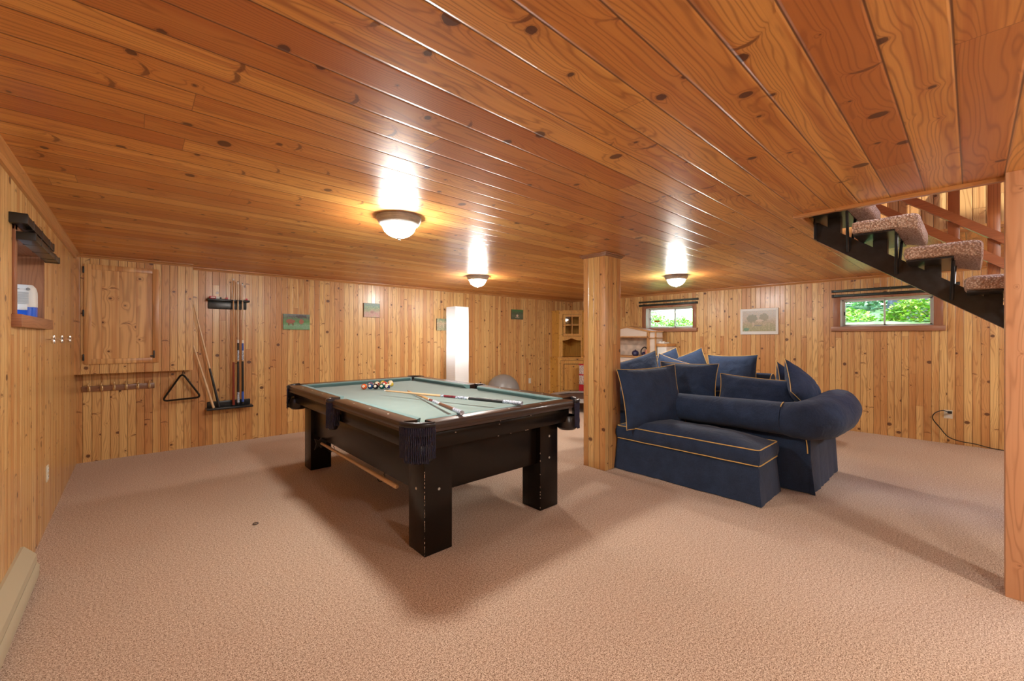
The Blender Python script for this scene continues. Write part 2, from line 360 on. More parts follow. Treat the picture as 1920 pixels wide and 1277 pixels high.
def art(name, kind):
    """a small picture printed on board: painted by height (z) and noise"""
    g = NG(name); tc = g.n('ShaderNodeTexCoord').outputs['Generated']; x, y, z = g.sep(tc)
    co = g.obj(); n = g.noise(co, 14, 4, 0.6)[0]; n2 = g.noise(co, 42, 3, 0.6)[0]; n3 = g.noise(co, 90, 2)[0]
    zz = g.m_('ADD', z, g.m_('MULTIPLY', g.m_('SUBTRACT', n, 0.5), 0.45))
    P = {'animals': [(0.0, (0.16, 0.36, 0.20)), (0.28, (0.25, 0.42, 0.28)), (0.45, (0.10, 0.26, 0.08)), (0.68, (0.13, 0.20, 0.11)), (0.8, (0.12, 0.10, 0.12)), (1.0, (0.22, 0.24, 0.27))],
         'field': [(0.0, (0.55, 0.30, 0.24)), (0.35, (0.50, 0.26, 0.22)), (0.5, (0.28, 0.30, 0.15)), (0.7, (0.12, 0.27, 0.16)), (1.0, (0.16, 0.26, 0.24))],
         'meadow': [(0.0, (0.30, 0.32, 0.18)), (0.4, (0.33, 0.30, 0.20)), (0.6, (0.50, 0.38, 0.25)), (0.8, (0.25, 0.30, 0.18)), (1.0, (0.17, 0.27, 0.16))],
         'bird': [(0.0, (0.07, 0.09, 0.06)), (0.4, (0.14, 0.16, 0.10)), (0.6, (0.08, 0.10, 0.06)), (1.0, (0.06, 0.22, 0.07))],
         'farm': [(0.0, (0.30, 0.29, 0.15)), (0.25, (0.34, 0.31, 0.17)), (0.40, (0.42, 0.33, 0.22)), (0.50, (0.45, 0.36, 0.27)), (0.60, (0.50, 0.44, 0.38)), (1.0, (0.52, 0.51, 0.50))]}[kind]
    c = g.ramp(zz, P)
    c = g.mix(g.m_('MULTIPLY', g.step(n2, 0.45, 0.62), 0.45), c, tuple(v * 1.5 for v in P[2][1]))
    c = g.mix(g.m_('MULTIPLY', g.step(n3, 0.5, 0.65), 0.35), c, tuple(v * 0.45 for v in P[1][1]))
    def blob(cx, cz, rx, rz, col, amt=0.85, wob=0.5, hor=x):
        a = g.m_('POWER', g.m_('ABSOLUTE', g.m_('DIVIDE', g.m_('SUBTRACT', hor, cx), rx)), 2.0)
        b = g.m_('POWER', g.m_('ABSOLUTE', g.m_('DIVIDE', g.m_('SUBTRACT', z, cz), rz)), 2.0)
        s = g.m_('ADD', g.m_('ADD', a, b), g.m_('MULTIPLY', g.m_('SUBTRACT', n2, 0.5), wob * 3))
        return g.mix(g.m_('MULTIPLY', g.m_('SUBTRACT', 1.0, g.step(s, 0.7, 1.2)), amt), c, col)
    if kind == 'animals':
        c = blob(0.27, 0.52, 0.17, 0.15, (0.36, 0.09, 0.07)); c = blob(0.68, 0.52, 0.09, 0.17, (0.42, 0.12, 0.09))
        c = blob(0.20, 0.34, 0.03, 0.10, (0.18, 0.06, 0.04)); c = blob(0.36, 0.34, 0.03, 0.10, (0.18, 0.06, 0.04))
        c = blob(0.68, 0.85, 0.22, 0.10, (0.08, 0.06, 0.06), 0.8, 1.2)
    if kind == 'bird': c = blob(0.48, 0.38, 0.10, 0.12, (0.75, 0.55, 0.45)); c = blob(0.48, 0.2, 0.2, 0.06, (0.45, 0.4, 0.3), 0.6)
    if kind == 'field': c = blob(0.5, 0.37, 0.12, 0.08, (0.3, 0.12, 0.1), 0.7)
    if kind == 'farm':
        h = g.m_('SUBTRACT', 1.0, y)
        c = blob(0.30, 0.62, 0.17, 0.20, (0.20, 0.21, 0.14), 0.8, 0.7, h); c = blob(0.66, 0.66, 0.14, 0.20, (0.24, 0.22, 0.14), 0.8, 0.7, h)
        c = blob(0.53, 0.52, 0.12, 0.05, (0.62, 0.5, 0.4), 0.9, 0.1, h); c = blob(0.48, 0.28, 0.12, 0.03, (0.2, 0.2, 0.19), 0.8, 0.3, h)
        c = blob(0.33, 0.34, 0.01, 0.13, (0.7, 0.55, 0.4), 0.9, 0.05, h); c = blob(0.12, 0.1, 0.1, 0.08, (0.1, 0.25, 0.16), 0.8, 0.4, h)
    g.set(Base_Color=c, Roughness=0.4)
    return g.m

# ------------------------------------------------------------------ mesh helpers
def new(): return bmesh.new()
def merge(bm, t):
    me = bpy.data.meshes.new('tmp'); t.to_mesh(me); t.free(); bm.from_mesh(me); bpy.data.meshes.remove(me)
def box(bm, x0, x1, y0, y1, z0, z1, r=0.0, seg=2, mi=0):
    t = new(); bmesh.ops.create_cube(t, size=1.0)
    for v in t.verts:
        v.co = Vector((x0 + (v.co.x + .5) * (x1 - x0), y0 + (v.co.y + .5) * (y1 - y0), z0 + (v.co.z + .5) * (z1 - z0)))
    if r: bmesh.ops.bevel(t, geom=list(t.edges), offset=r, segments=seg, profile=0.6, affect='EDGES')
    for f in t.faces: f.material_index = mi
    merge(bm, t); return bm
def frames(pts, closed=False):
    P = [Vector(p) for p in pts]; n = len(P); T = []
    for i in range(n):
        a = P[(i - 1) % n] if (closed or i > 0) else P[i]; b = P[(i + 1) % n] if (closed or i < n - 1) else P[i]
        T.append((b - a).normalized())
    up = Vector((0, 0, 1)) if abs(T[0].z) < 0.9 else Vector((1, 0, 0))
    N = [(up - T[0] * up.dot(T[0])).normalized()]
    for i in range(1, n):
        v = N[-1] - T[i] * N[-1].dot(T[i]); N.append(v.normalized() if v.length > 1e-6 else N[-1])
    return P, T, N
def tube(bm, pts, r, n=10, closed=False, cap=True, mi=0, sq=None):
    P, T, N = frames(pts, closed); R = r if isinstance(r, (list, tuple)) else [r] * len(P)
    rings = []
    for p, t, nn, rr in zip(P, T, N, R):
        b = t.cross(nn); ring = []
        for k in range(n):
            a = 2 * PI * k / n; c, s = math.cos(a), math.sin(a)
            if sq: c *= sq[0]; s *= sq[1]
            ring.append(bm.verts.new(p + nn * (rr * c) + b * (rr * s)))
        rings.append(ring)
    m = len(rings)
    for i in range(m if closed else m - 1):
        a, b = rings[i], rings[(i + 1) % m]
        for k in range(n):
            f = bm.faces.new((a[k], a[(k + 1) % n], b[(k + 1) % n], b[k])); f.material_index = mi
    if cap and not closed:
        f = bm.faces.new(rings[0][::-1]); f.material_index = mi
        f = bm.faces.new(rings[-1]); f.material_index = mi
    return bm
def lathe(bm, prof, c=(0, 0, 0), n=32, mi=0, a0=0.0, a1=2 * PI):
    full = abs(a1 - a0 - 2 * PI) < 1e-6; m = n if full else n + 1; rings = []
    for r, z in prof:
        if r < 1e-6: rings.append([bm.verts.new((c[0], c[1], c[2] + z))] * m); continue
        rings.append([bm.verts.new((c[0] + r * math.cos(a0 + (a1 - a0) * k / n), c[1] + r * math.sin(a0 + (a1 - a0) * k / n), c[2] + z)) for k in range(m)])
    for a, b in zip(rings, rings[1:]):
        for k in range(n):
            q = [a[k], a[(k + 1) % m], b[(k + 1) % m], b[k]]; u = []
            for v in q:
                if v not in u: u.append(v)
            if len(u) > 2:
                f = bm.faces.new(u); f.material_index = mi
    return bm
def prism(bm, poly, z0, z1, mi=0):
    """extrude a plan polygon (list of x, y) from z0 to z1"""
    a = [bm.verts.new((x, y, z0)) for x, y in poly]; b = [bm.verts.new((x, y, z1)) for x, y in poly]
    n = len(poly)
    bm.faces.new(a[::-1]).material_index = mi; bm.faces.new(b).material_index = mi
    for i in range(n): bm.faces.new((a[i], a[(i + 1) % n], b[(i + 1) % n], b[i])).material_index = mi
    return bm
def extr(bm, poly3, d, mi=0):
    """extrude a planar 3-D polygon along vector d"""
    d = Vector(d); a = [bm.verts.new(p) for p in poly3]; b = [bm.verts.new(Vector(p) + d) for p in poly3]
    n = len(poly3)
    bm.faces.new(a[::-1]).material_index = mi; bm.faces.new(b).material_index = mi
    for i in range(n): bm.faces.new((a[i], a[(i + 1) % n], b[(i + 1) % n], b[i])).material_index = mi
    return bm
def quad(bm, *p, mi=0):
    f = bm.faces.new([bm.verts.new(q) for q in p]); f.material_index = mi; return bm
def sphere(bm, c, r, n=24, sc=(1, 1, 1)):
    t = new(); bmesh.ops.create_uvsphere(t, u_segments=n, v_segments=n // 2, radius=r)
    for v in t.verts: v.co = Vector((v.co.x * sc[0] + c[0], v.co.y * sc[1] + c[1], v.co.z * sc[2] + c[2]))
    merge(bm, t); return bm
def soft(bm, x0, x1, y0, y1, z0, z1, cuts=12, fn=None, r=0.0):
    t = new(); bmesh.ops.create_cube(t, size=2.0)
    if r:
        pass
    bmesh.ops.subdivide_edges(t, edges=list(t.edges), cuts=cuts, use_grid_fill=True)
    for v in t.verts:
        u = v.co.copy(); p = Vector((x0 + (u.x + 1) / 2 * (x1 - x0), y0 + (u.y + 1) / 2 * (y1 - y0), z0 + (u.z + 1) / 2 * (z1 - z0)))
        v.co = fn(u, p) if fn else p
    merge(bm, t); return bm
def wloc(o):
    v = Vector(o.location)
    while o.parent: o = o.parent; v += Vector(o.location)
    return v
def obj(name, bm, mats, parent=None, smooth=35, label=None):
    bmesh.ops.recalc_face_normals(bm, faces=list(bm.faces))
    if parent is not None:
        off = wloc(parent)
        for v in bm.verts: v.co -= off
    a = math.radians(smooth)
    for f in bm.faces: f.smooth = True
    for e in bm.edges:
        if len(e.link_faces) == 2 and e.calc_face_angle(0) > a: e.smooth = False
    me = bpy.data.meshes.new(name); bm.to_mesh(me); bm.free()
    for m in (mats if isinstance(mats, list) else [mats]): me.materials.append(m)
    o = bpy.data.objects.new(name, me); COL.objects.link(o)
    if parent is not None: o.parent = parent
    if label: o['label'] = label
    return o
def tag(o, label, cat, group=None, kind=None):
    o['label'] = label; o['category'] = cat
    if group: o['group'] = group
    if kind: o['kind'] = kind
    return o
def thing(name, label, cat, loc, group=None):
    o = bpy.data.objects.new(name, None); COL.objects.link(o); o.location = loc
    o.empty_display_size = 0.1
    return tag(o, label, cat, group)
def struct(name, bm, mats, parent=None, smooth=35):
    o = obj(name, bm, mats, parent, smooth)
    if parent is None: o['kind'] = 'structure'
    return o
def copy_tree(o, parent=None):
    c = o.copy(); COL.objects.link(c); c.parent = parent
    for ch in list(o.children): copy_tree(ch, c)
    return c

# ------------------------------------------------------------------ the room
bm = new(); quad(bm, (XL, YN, 0), (XR, YN, 0), (XR, YB, 0), (XL, YB, 0)); struct('floor', bm, M['carpet'])
OX0, OX1, OY0, OY1 = 3.36, 4.72, -2.45, 0.785        # stair opening in the ceiling
bm = new()
for x0, x1, y0, y1 in ((XL, XR, OY1, YB), (XL, OX0, YN, OY1), (OX1, XR, YN, OY1), (OX0, OX1, YN, OY0)):
    box(bm, x0, x1, y0, y1, H, H + 0.02)
struct('ceiling', bm, M['ceiling'])

W = {2: (3.365, 4.29, 1.475, 1.865), 3: (0.325, 1.255, 1.455, 1.840)}   # right wall windows: y0, y1, z0, z1
LW = (3.24, 4.156, 1.423, 1.845)                                      # left wall window
def wall_holes(axis, c, a0, a1, z0, z1, holes, th):
    """wall with rectangular holes; axis 'x' = plane x=c, runs along y"""
    bm = new(); hs = sorted(holes); cur = a0; rects = []
    for h0, h1, hz0, hz1 in hs:
        rects += [(cur, h0, z0, z1), (h0, h1, z0, hz0), (h0, h1, hz1, z1)]; cur = h1
    rects.append((cur, a1, z0, z1))
    for b0, b1, c0, c1 in rects:
        if axis == 'x': box(bm, min(c, c + th), max(c, c + th), b0, b1, c0, c1)
        else: box(bm, b0, b1, min(c, c + th), max(c, c + th), c0, c1)
    return bm
struct('wall_back', wall_holes('y', YB, XL - .02, XR + .02, 0, H, [], 0.02), M['wall'])
struct('wall_near', wall_holes('y', YN, XL - .02, XR + .02, 0, H, [], -0.02), M['wall'])
struct('wall_right', wall_holes('x', XR, YN, YB, 0, H, [W[2], W[3]], 0.02), M['wall'])
struct('wall_left', wall_holes('x', XL, YN, YB, 0, H, [LW], -0.02), M['wall'])

def crown(axis, c, a0, a1, s, mat, name, w=0.032, h=0.034):
    P = [(0, 0), (0, -h), (w * .35, -h), (w * .5, -h * .55), (w, -h * .3), (w, 0)]
    if axis == 'x': poly = [(c + s * p, a0, H + q) for p, q in P]; d = (0, a1 - a0, 0)
    else: poly = [(a0, c + s * p, H + q) for p, q in P]; d = (a1 - a0, 0, 0)
    return struct(name, extr(new(), poly, d), mat)
crown('x', XL, YN, YB, 1, M['trim'], 'trim_1', 0.045, 0.048)
crown('y', YB, 0.50, XR, -1, M['trimx'], 'trim_2')
crown('x', XR, YN, YB, -1, M['trim'], 'trim_3')
# moulding round the stair opening
bm = new()
box(bm, OX0 - 0.035, OX0 + 0.004, OY0, OY1 + 0.035, H - 0.022, H + 0.002, 0.005)
box(bm, OX0, OX1, OY1, OY1 + 0.035, H - 0.022, H + 0.002, 0.005)
box(bm, OX1, OX1 + 0.035, OY0, OY1 + 0.035, H - 0.022, H + 0.002, 0.005)
struct('trim_4', bm, M['trim'])

# stairwell and hall above the opening, lit by a skylight
bm = new()
box(bm, OX0 - .02, OX0, OY0, OY1, H + .02, H + 0.34); box(bm, OX0, OX1, OY1, OY1 + .02, H + .02, H + .34)
box(bm, OX1, OX1 + .02, OY0 - .6, OY1 + 2.4, H + .02, 4.6)
box(bm, OX0 - 2.5, OX1, OY1 + 2.4, OY1 + 2.42, H + .3, 4.6); box(bm, OX0 - 2.5, OX0 - 2.48, OY0 - .6, OY1 + 2.4, H + .3, 4.6)
box(bm, OX0 - 2.5, OX1, OY0 - .62, OY0 - .6, H + .3, 4.6); box(bm, OX0, OX1, OY0 - .02, OY0, H + .02, H + .34)
struct('wall_upper', bm, M['wall'])
bm = new()
box(bm, OX0 - 2.5, OX0 - .02, OY0 - .6, OY1 + 2.4, H + .30, H + .34); box(bm, OX0 - .02, OX1, OY1 + .02, OY1 + 2.4, H + .30, H + .34)
box(bm, OX0 - .02, OX1, OY0 - .6, OY0 - .02, H + .30, H + .34)
struct('floor_upper', bm, M['trimx'])
bm = new()
for x0, x1, y0, y1 in ((OX0 - 2.5, OX0, OY0 - .6, OY1 + 2.4), (OX0, OX1, OY1 - .1, OY1 + 2.4), (OX0, OX1, OY0 - .6, OY0)):
    box(bm, x0, x1, y0, y1, 4.6, 4.62)
struct('ceiling_upper', bm, M['ceiling'])

# ------------------------------------------------------------------ windows
def window_right(n, y0, y1, z0, z1, div, casing_l, casing_r):
    root = bpy.data.objects.new('window_%d' % n, None); COL.objects.link(root); root.location = (XR, (y0 + y1) / 2, z0)
    root['kind'] = 'structure'
    xd = XR + 0.16
    bm = new()
    box(bm, XR, xd, y1 - .002, y1 + .02, z0, z1); box(bm, XR, xd, y0 - .02, y0 + .002, z0, z1)
    box(bm, XR, xd, y0 - .02, y1 + .02, z1 - .002, z1 + .02)
    obj('jamb', bm, M['white'], root)
    bm = new(); box(bm, XR, xd, y0 - .02, y1 + .02, z0 - .02, z0 + .004); obj('inner_sill', bm, M['casingy'], root)
    bm = new(); t = 0.085
    box(bm, XR - .018, XR, y1, y1 + t * casing_l, z0 - .06, z1 + .05, .004); box(bm, XR - .018, XR, y0 - t * casing_r, y0, z0 - .06, z1 + .05, .004)
    box(bm, XR - .018, XR, y0, y1, z1, z1 + .05, .003)
    obj('casing', bm, M['casing'], root)
    bm = new(); box(bm, XR - .04, XR, y0 - t * casing_r - .02, y1 + t * casing_l + .02, z0 - .065, z0 + .002, .004); obj('sill', bm, M['casingy'], root)
    xf = XR + 0.11
    bm = new(); f = 0.018
    for a, b in ((y0, y0 + f), (y1 - f, y1)): box(bm, xf, xf + .05, a, b, z0, z1)
    for a, b in ((z0, z0 + f * .8), (z1 - f, z1)): box(bm, xf, xf + .05, y0, y1, a, b)
    obj('window_frame', bm, M['alu'], root)
    for k, (a, b, dx) in enumerate(((div - .012, y1 - f, 0.0), (y0 + f, div + .012, 0.022))):
        bm = new(); g = .020
        x = xf + .004 + dx
        for c, d in ((a, a + g), (b - g, b)): box(bm, x, x + .018, c, d, z0 + f * .8, z1 - f, .002)
        for c, d in ((z0 + f * .8, z0 + f * .8 + g * .9), (z1 - f - g * .8, z1 - f)): box(bm, x, x + .018, a, b, c, d, .002)
        s = obj('sash', bm, M['alu'], root)
        bm = new(); box(bm, x + .008, x + .011, a + g * .5, b - g * .5, z0 + f, z1 - f); obj('pane', bm, M['glass'], s)
        if k == 0:
            bm = new(); box(bm, x - .012, x, b - g + .002, b - .004, (z0 + z1) / 2 - .03, (z0 + z1) / 2 + .02, .002); obj('latch', bm, M['steelleg'], s)
    return root
window_right(2, *W[2], 3.76, .9, .75)
window_right(3, *W[3], 0.80, .95, 1.0)
# orange sticker in the pane of window 2
bm = new(); box(bm, XR + .106, XR + .112, 4.06, 4.17, 1.60, 1.635)
tag(obj('window_sticker', bm, simple('amber_sticker', (0.45, 0.14, 0.01), 0.4)), 'small amber sticker on the pane of the far window', 'sticker')

# left window: a deep boxed recess
root = bpy.data.objects.new('window_1', None); COL.objects.link(root); root.location = (XL, 3.7, LW[2]); root['kind'] = 'structure'
y0, y1, z0, z1 = LW; xd = XL - 0.30
bm = new()
box(bm, xd, XL + .001, y1 - .003, y1 + .02, z0 - .02, z1 + .02); box(bm, xd, XL + .001, y0 - .02, y0 + .003, z0 - .02, z1 + .02); box(bm, xd, XL + .001, y0, y1, z1 - .003, z1 + .02); box(bm, xd, XL + .001, y0, y1, z0 - .02, z0 + .001)
obj('recess', bm, M['casing'], root)
bm = new(); box(bm, XL - .01, XL + .035, y0 - .06, y1 + .08, z0 - .062, z0 + .002, .004); obj('sill', bm, M['casingy'], root)
bm = new(); box(bm, XL, XL + .012, y0 - .05, y0, z0, z1 + .04, .003); box(bm, XL, XL + .012, y0 - .05, y1 + .01, z1, z1 + .03, .003)
obj('casing', bm, M['casing'], root)
bm = new(); box(bm, xd, xd + .03, y0, y0 + .03, z0, z1); box(bm, xd, xd + .03, y1 - .03, y1, z0, z1); box(bm, xd, xd + .03, y0, y1, z0, z0 + .03); box(bm, xd, xd + .03, y0, y1, z1 - .03, z1); box(bm, xd, xd + .03, 3.68, 3.72, z0, z1)
wf = obj('window_frame', bm, M['alu'], root)
bm = new(); box(bm, xd + .012, xd + .016, y0 + .02, y1 - .02, z0 + .02, z1 - .02); obj('pane', bm, M['glass'], wf)

# blind head rails over the windows
def headrail(name, x, ya, yb, z, label, s=-1, hh=0.034, dd=0.05, mat='darkgreen', bulge=False):
    t = thing(name, label, 'blind rail', (x, (ya + yb) / 2, z), 'folded blinds above the windows')
    bm = new(); xa, xb = sorted((x, x + s * dd)); box(bm, xa, xb, ya, yb, z, z + hh, .006); obj('rail', bm, M[mat], t)
    for yy in (ya + .012, yb - .012):
        bm = new(); box(bm, xa - .002, xb + .002, yy - .013, yy + .013, z - .003, z + hh + .003, .004); obj('end_cap', bm, M['black'], t)
    for f in (.2, .5, .8):
        bm = new(); yy = ya + (yb - ya) * f; box(bm, xa - .001, xb + .001, yy - .006, yy + .006, z - .001, z + hh + .001, .0005)
        obj('bracket', bm, M['steelleg'], t)
    if bulge:
        bm = new(); yy = ya + (yb - ya) * .35
        tube(bm, [(x + s * (dd + .002), yy + k, z + hh + .012 * math.sin(k / .12 * PI)) for k in [i * .01 for i in range(13)]], .0015, 6); obj('cord', bm, M['brass'], t)
    return t
headrail('blind_headrail', XR, 3.26, 4.42, 1.975, 'upper of two thin dark rails over the far window beside the play kitchen', hh=.030)
headrail('folded_blind', XR - .002, 3.27, 4.41, 1.908, 'lower folded dark blind over the far window beside the play kitchen', hh=.034, dd=.06)
headrail('blind_headrail', XR, 0.10, 1.35, 1.943, 'upper of two dark rails over the window behind the stairs', hh=.032)
headrail('folded_blind', XR - .002, 0.12, 1.345, 1.873, 'lower folded dark blind over the window behind the stairs', hh=.034, dd=.06)
headrail('blind_headrail', XL, 3.12, 4.03, 1.870, 'upper black rail bracketed over the left wall recess', 1, hh=.045, dd=.06, mat='black', bulge=True)
headrail('folded_blind', XL + .013, 3.20, 4.10, 1.802, 'lower folded dark green blind hanging in front of the left wall recess', 1, hh=.035, dd=.065, mat='darkgreen')

# dehumidifier in the recess
t = thing('dehumidifier', 'small white and blue dehumidifier standing in the left window recess', 'dehumidifier', (XL - .1, 4.00, LW[2]))
bx0, bx1, by = XL - .155, XL - .012, 4.02
def deh(z0_, z1_, y_off=0.0, top=False):
    bm = new(); N = 12; rows = 10; pts = []
    for i in range(rows + 1):
        f = i / rows; zz = z0_ + (z1_ - z0_) * f
        k = 1.0
        if top: k = math.sqrt(max(0, 1 - max(0, (f - .55) / .45) ** 2 * .95))
        w = (bx1 - bx0) / 2 * (0.94 + .06 * k) * (1 if not top else (.72 + .28 * k))
        pts.append((w, zz))
    mid = (bx0 + bx1) / 2
    rings = []
    for w, zz in pts:
        ring = []
        for kk in range(24):
            a = 2 * PI * kk / 24; cx, sy = math.cos(a), math.sin(a)
            ring.append(bm.verts.new((mid + w * math.copysign(abs(cx) ** .45, cx), by + .055 * math.copysign(abs(sy) ** .5, sy) * (w / .07), zz)))
        rings.append(ring)
    for a, b in zip(rings, rings[1:]):
        for kk in range(24): bm.faces.new((a[kk], a[(kk + 1) % 24], b[(kk + 1) % 24], b[kk]))
    bm.faces.new(rings[0][::-1]); bm.faces.new(rings[-1]); return bm
obj('body', deh(LW[2] + .075, LW[2] + .215, top=True), M['white'], t)
obj('water_tank', deh(LW[2] + .002, LW[2] + .076), M['bluewater'], t, label='translucent blue water tank')
bm = new()
for k in range(11): box(bm, bx0 + .03, bx1 - .03, by - .060, by - .052, LW[2] + .095 + k * .007, LW[2] + .0985 + k * .007)
obj('vent_slats', bm, simple('vent_grey', (0.45, 0.45, 0.46), 0.6), t)
bm = new(); box(bm, bx1 - .075, bx1 - .035, by - .066, by - .05, LW[2] + .055, LW[2] + .09, .004); obj('tank_catch', bm, M['white'], t)
bm = new(); lathe(bm, [(0, 0), (.009, 0), (.009, .004), (0, .004)], n=16)
for v in bm.verts: v.co = Vector((bx1 - .032 + v.co.x, by - .056 - v.co.z, LW[2] + .187 + v.co.y))
obj('badge', bm, M['ballgrey'], t)

# glass knobs rail on the left wall
bm = new(); box(bm, bx0 + .04, bx0 + .075, by - .058, by - .052, LW[2] + .186, LW[2] + .189); obj('name_strip', bm, M['ballgrey'], t)
t = thing('knob_rail', 'thin metal rail with three clear glass knobs on the left wall', 'wall rail', (XL, 4.75, 1.29))
bm = new(); tube(bm, [(XL + .035, 4.18, 1.293), (XL + .035, 5.75, 1.293)], .0045, 8); obj('rod', bm, M['chrome'], t)
for yy in (4.24, 4.66, 5.18):
    bm = new(); lathe(bm, [(0, -.03), (.009, -.027), (.012, -.012), (.008, 0), (.012, .012), (.009, .027), (0, .03)], (XL + .035, yy, 1.293), 16)
    tube(bm, [(XL, yy, 1.293), (XL + .035, yy, 1.293)], .004, 8); obj('knob', bm, M['chrome'], t)

# baseboard heater, left wall
t = thing('baseboard_heater', 'beige baseboard heater along the foot of the left wall', 'heater', (XL, 2.1, 0))
bm = new(); ya, yb = 0.7, 3.40
prof = [(0, .02), (0, .19), (.012, .19), (.058, .135), (.060, .10), (.052, .10), (.048, .125), (.01, .17), (.01, .02)]
extr(bm, [(XL + a, ya, b) for a, b in prof], (0, yb - ya, 0)); obj('top_cover', bm, M['beige'], t)
bm = new(); extr(bm, [(XL + a, ya, b) for a, b in [(.05, .018), (.068, .022), (.070, .078), (.060, .094), (.052, .094), (.058, .074), (.056, .03), (.05, .03)]], (0, yb - ya - .01, 0)); obj('front_panel', bm, M['beige'], t)
bm = new(); box(bm, XL + .012, XL + .045, ya, yb - .03, .03, .12); obj('element', bm, M['slot'], t)
bm = new(); box(bm, XL, XL + .056, yb - .03, yb, .016, .128, .004); obj('end_cap', bm, M['beige'], t)
t = thing('baseboard_heater', 'white baseboard heater on the right wall behind the sofa', 'heater', (XR, 2.0, 0))
bm = new(); extr(bm, [(XR - a, 1.35, b) for a, b in [(0, .02), (0, .17), (.012, .17), (.055, .12), (.055, .03), (.04, .02)]], (0, 1.5, 0)); obj('top_cover', bm, M['white'], t)

# outlets
def outlet(label, c, axis, s, w=.07, hgt=.11):
    t = thing('wall_outlet', label, 'outlet', c)
    def bx(a0, a1, d0, d1, z0, z1, r=0):
        bm = new()
        if axis == 'x': xa, xb = sorted((c[0] + s * d0, c[0] + s * d1)); box(bm, xa, xb, c[1] + a0, c[1] + a1, c[2] + z0, c[2] + z1, r)
        else: ya, yb = sorted((c[1] + s * d0, c[1] + s * d1)); box(bm, c[0] + a0, c[0] + a1, ya, yb, c[2] + z0, c[2] + z1, r)
        return bm
    obj('plate', bx(-w / 2, w / 2, 0, .006, -hgt / 2, hgt / 2, .002), M['ivory'], t)
    for z in (-.024, .024):
        f = obj('socket', bx(-.016, .016, .005, .009, z - .014, z + .014, .002), M['white'], t)
        bm = new()
        for k in (-.006, .006): merge(bm, bx(k - .001, k + .001, .0085, .0096, z - .004, z + .006))
        obj('slot', bm, M['slot'], f)
    return t
outlet('ivory outlet on the right wall with a black cord plugged in', (XR, 0.198, 0.36), 'x', -1, .075, .105)
outlet('ivory outlet low on the back wall beside the corner cabinet', (6.11, YB, 0.395), 'y', -1)
outlet('ivory outlet low on the left wall near the corner', (XL, 4.28, 0.37), 'x', 1)

# power cord
t = thing('power_cord', 'black power cord looping from the outlet down along the right wall', 'cord', (XR - .03, 0.2, 0.37))
def spline(pts, n=10):
    out = []; P = [Vector(p) for p in pts]; P = [2 * P[0] - P[1]] + P + [2 * P[-1] - P[-2]]
    for i in range(1, len(P) - 2):
        for k in range(n):
            f = k / n; a, b, c, d = P[i - 1], P[i], P[i + 1], P[i + 2]
            out.append(.5 * ((2 * b) + (c - a) * f + (2 * a - 5 * b + 4 * c - d) * f * f + (3 * b - a - 3 * c + d) * f ** 3))
    out.append(P[-2]); return out
bm = new(); tube(bm, spline([(XR - .035, .205, .395), (XR - .05, .25, .405), (XR - .05, .315, .36), (XR - .045, .33, .29), (XR - .04, .27, .19), (XR - .035, .20, .09), (XR - .03, .10, .05), (XR - .03, -.02, .04), (XR - .04, -.2, .012), (XR - .05, -.6, .008)]), .0055, 8); obj('cable', bm, M['black'], t)
bm = new(); box(bm, XR - .04, XR - .009, .165, .205, .372, .402, .006); obj('plug', bm, M['black'], t)

# ------------------------------------------------------------------ built-in cupboard on the back wall
t = thing('wall_cupboard', 'boxed-in pine wall cupboard with one panelled door, left end of back wall', 'cupboard', (0.0, 6.0, 0.935))
cx0, cx1, cy = XL, 0.485, 5.97
bm = new(); box(bm, cx0, cx1, cy, YB - .001, .935, H - .001); obj('body', bm, M['wall'], t)
bm = new(); extr(bm, [(cx0, cy - a, H + b) for a, b in [(0, 0), (0, -.034), (.011, -.034), (.016, -.018), (.03, -.01), (.03, 0)]], (cx1 - cx0, 0, 0)); obj('crown_moulding', bm, M['trimx'], t)
dx0, dx1, dz0, dz1 = -0.385, 0.185, 1.035, 2.045
yf = cy - .022
bm = new(); f = .052
box(bm, dx0, dx0 + f, yf, cy, dz0, dz1, .0025); box(bm, dx1 - f, dx1, yf, cy, dz0, dz1, .0025)
box(bm, dx0 + f, dx1 - f, yf, cy, dz0, dz0 + f, .004); box(bm, dx0 + f, dx1 - f, yf, cy, dz1 - f, dz1, .004)
d = obj('door', bm, M['frame'], t)
bm = new(); box(bm, dx0 + f - .004, dx1 - f + .004, cy - .010, cy - .001, dz0 + f - .004, dz1 - f + .004); obj('panel', bm, M['panel'], d)
for zz in (1.985, 1.55, 1.105):
    bm = new(); box(bm, dx0 - .012, dx0 + .002, yf - .006, cy, zz - .032, zz + .032, .003); obj('hinge', bm, M['black'], d)
bm = new(); box(bm, dx1 - f - .02, dx1 - f + .004, yf - .012, yf, 1.10, 1.112, .002); box(bm, dx1 - f + .004, dx1 - f + .018, yf - .006, yf, 1.085, 1.165, .002); obj('latch', bm, M['black'], d)

# coat rack
t = thing('coat_rack', 'brown wooden coat rack board with six metal hooks', 'coat rack', (-.13, YB, .74))
bm = new(); box(bm, -.42, .155, YB - .018, YB, .735, .795, .005); obj('board', bm, M['brownrail'], t)
for k in range(6):
    hx = -.365 + k * .095
    bm = new(); tube(bm, spline([(hx, YB - .018, .775), (hx, YB - .05, .775), (hx, YB - .065, .80), (hx, YB - .062, .822)], 6), .0055, 8)
    tube(bm, spline([(hx, YB - .018, .765), (hx, YB - .030, .748), (hx, YB - .044, .745), (hx, YB - .048, .76)], 6), .0055, 8); sphere(bm, (hx, YB - .062, .824), .010, 10)
    box(bm, hx - .010, hx + .010, YB - .023, YB - .017, .740, .790, .002); obj('hook', bm, M['brass'], t)

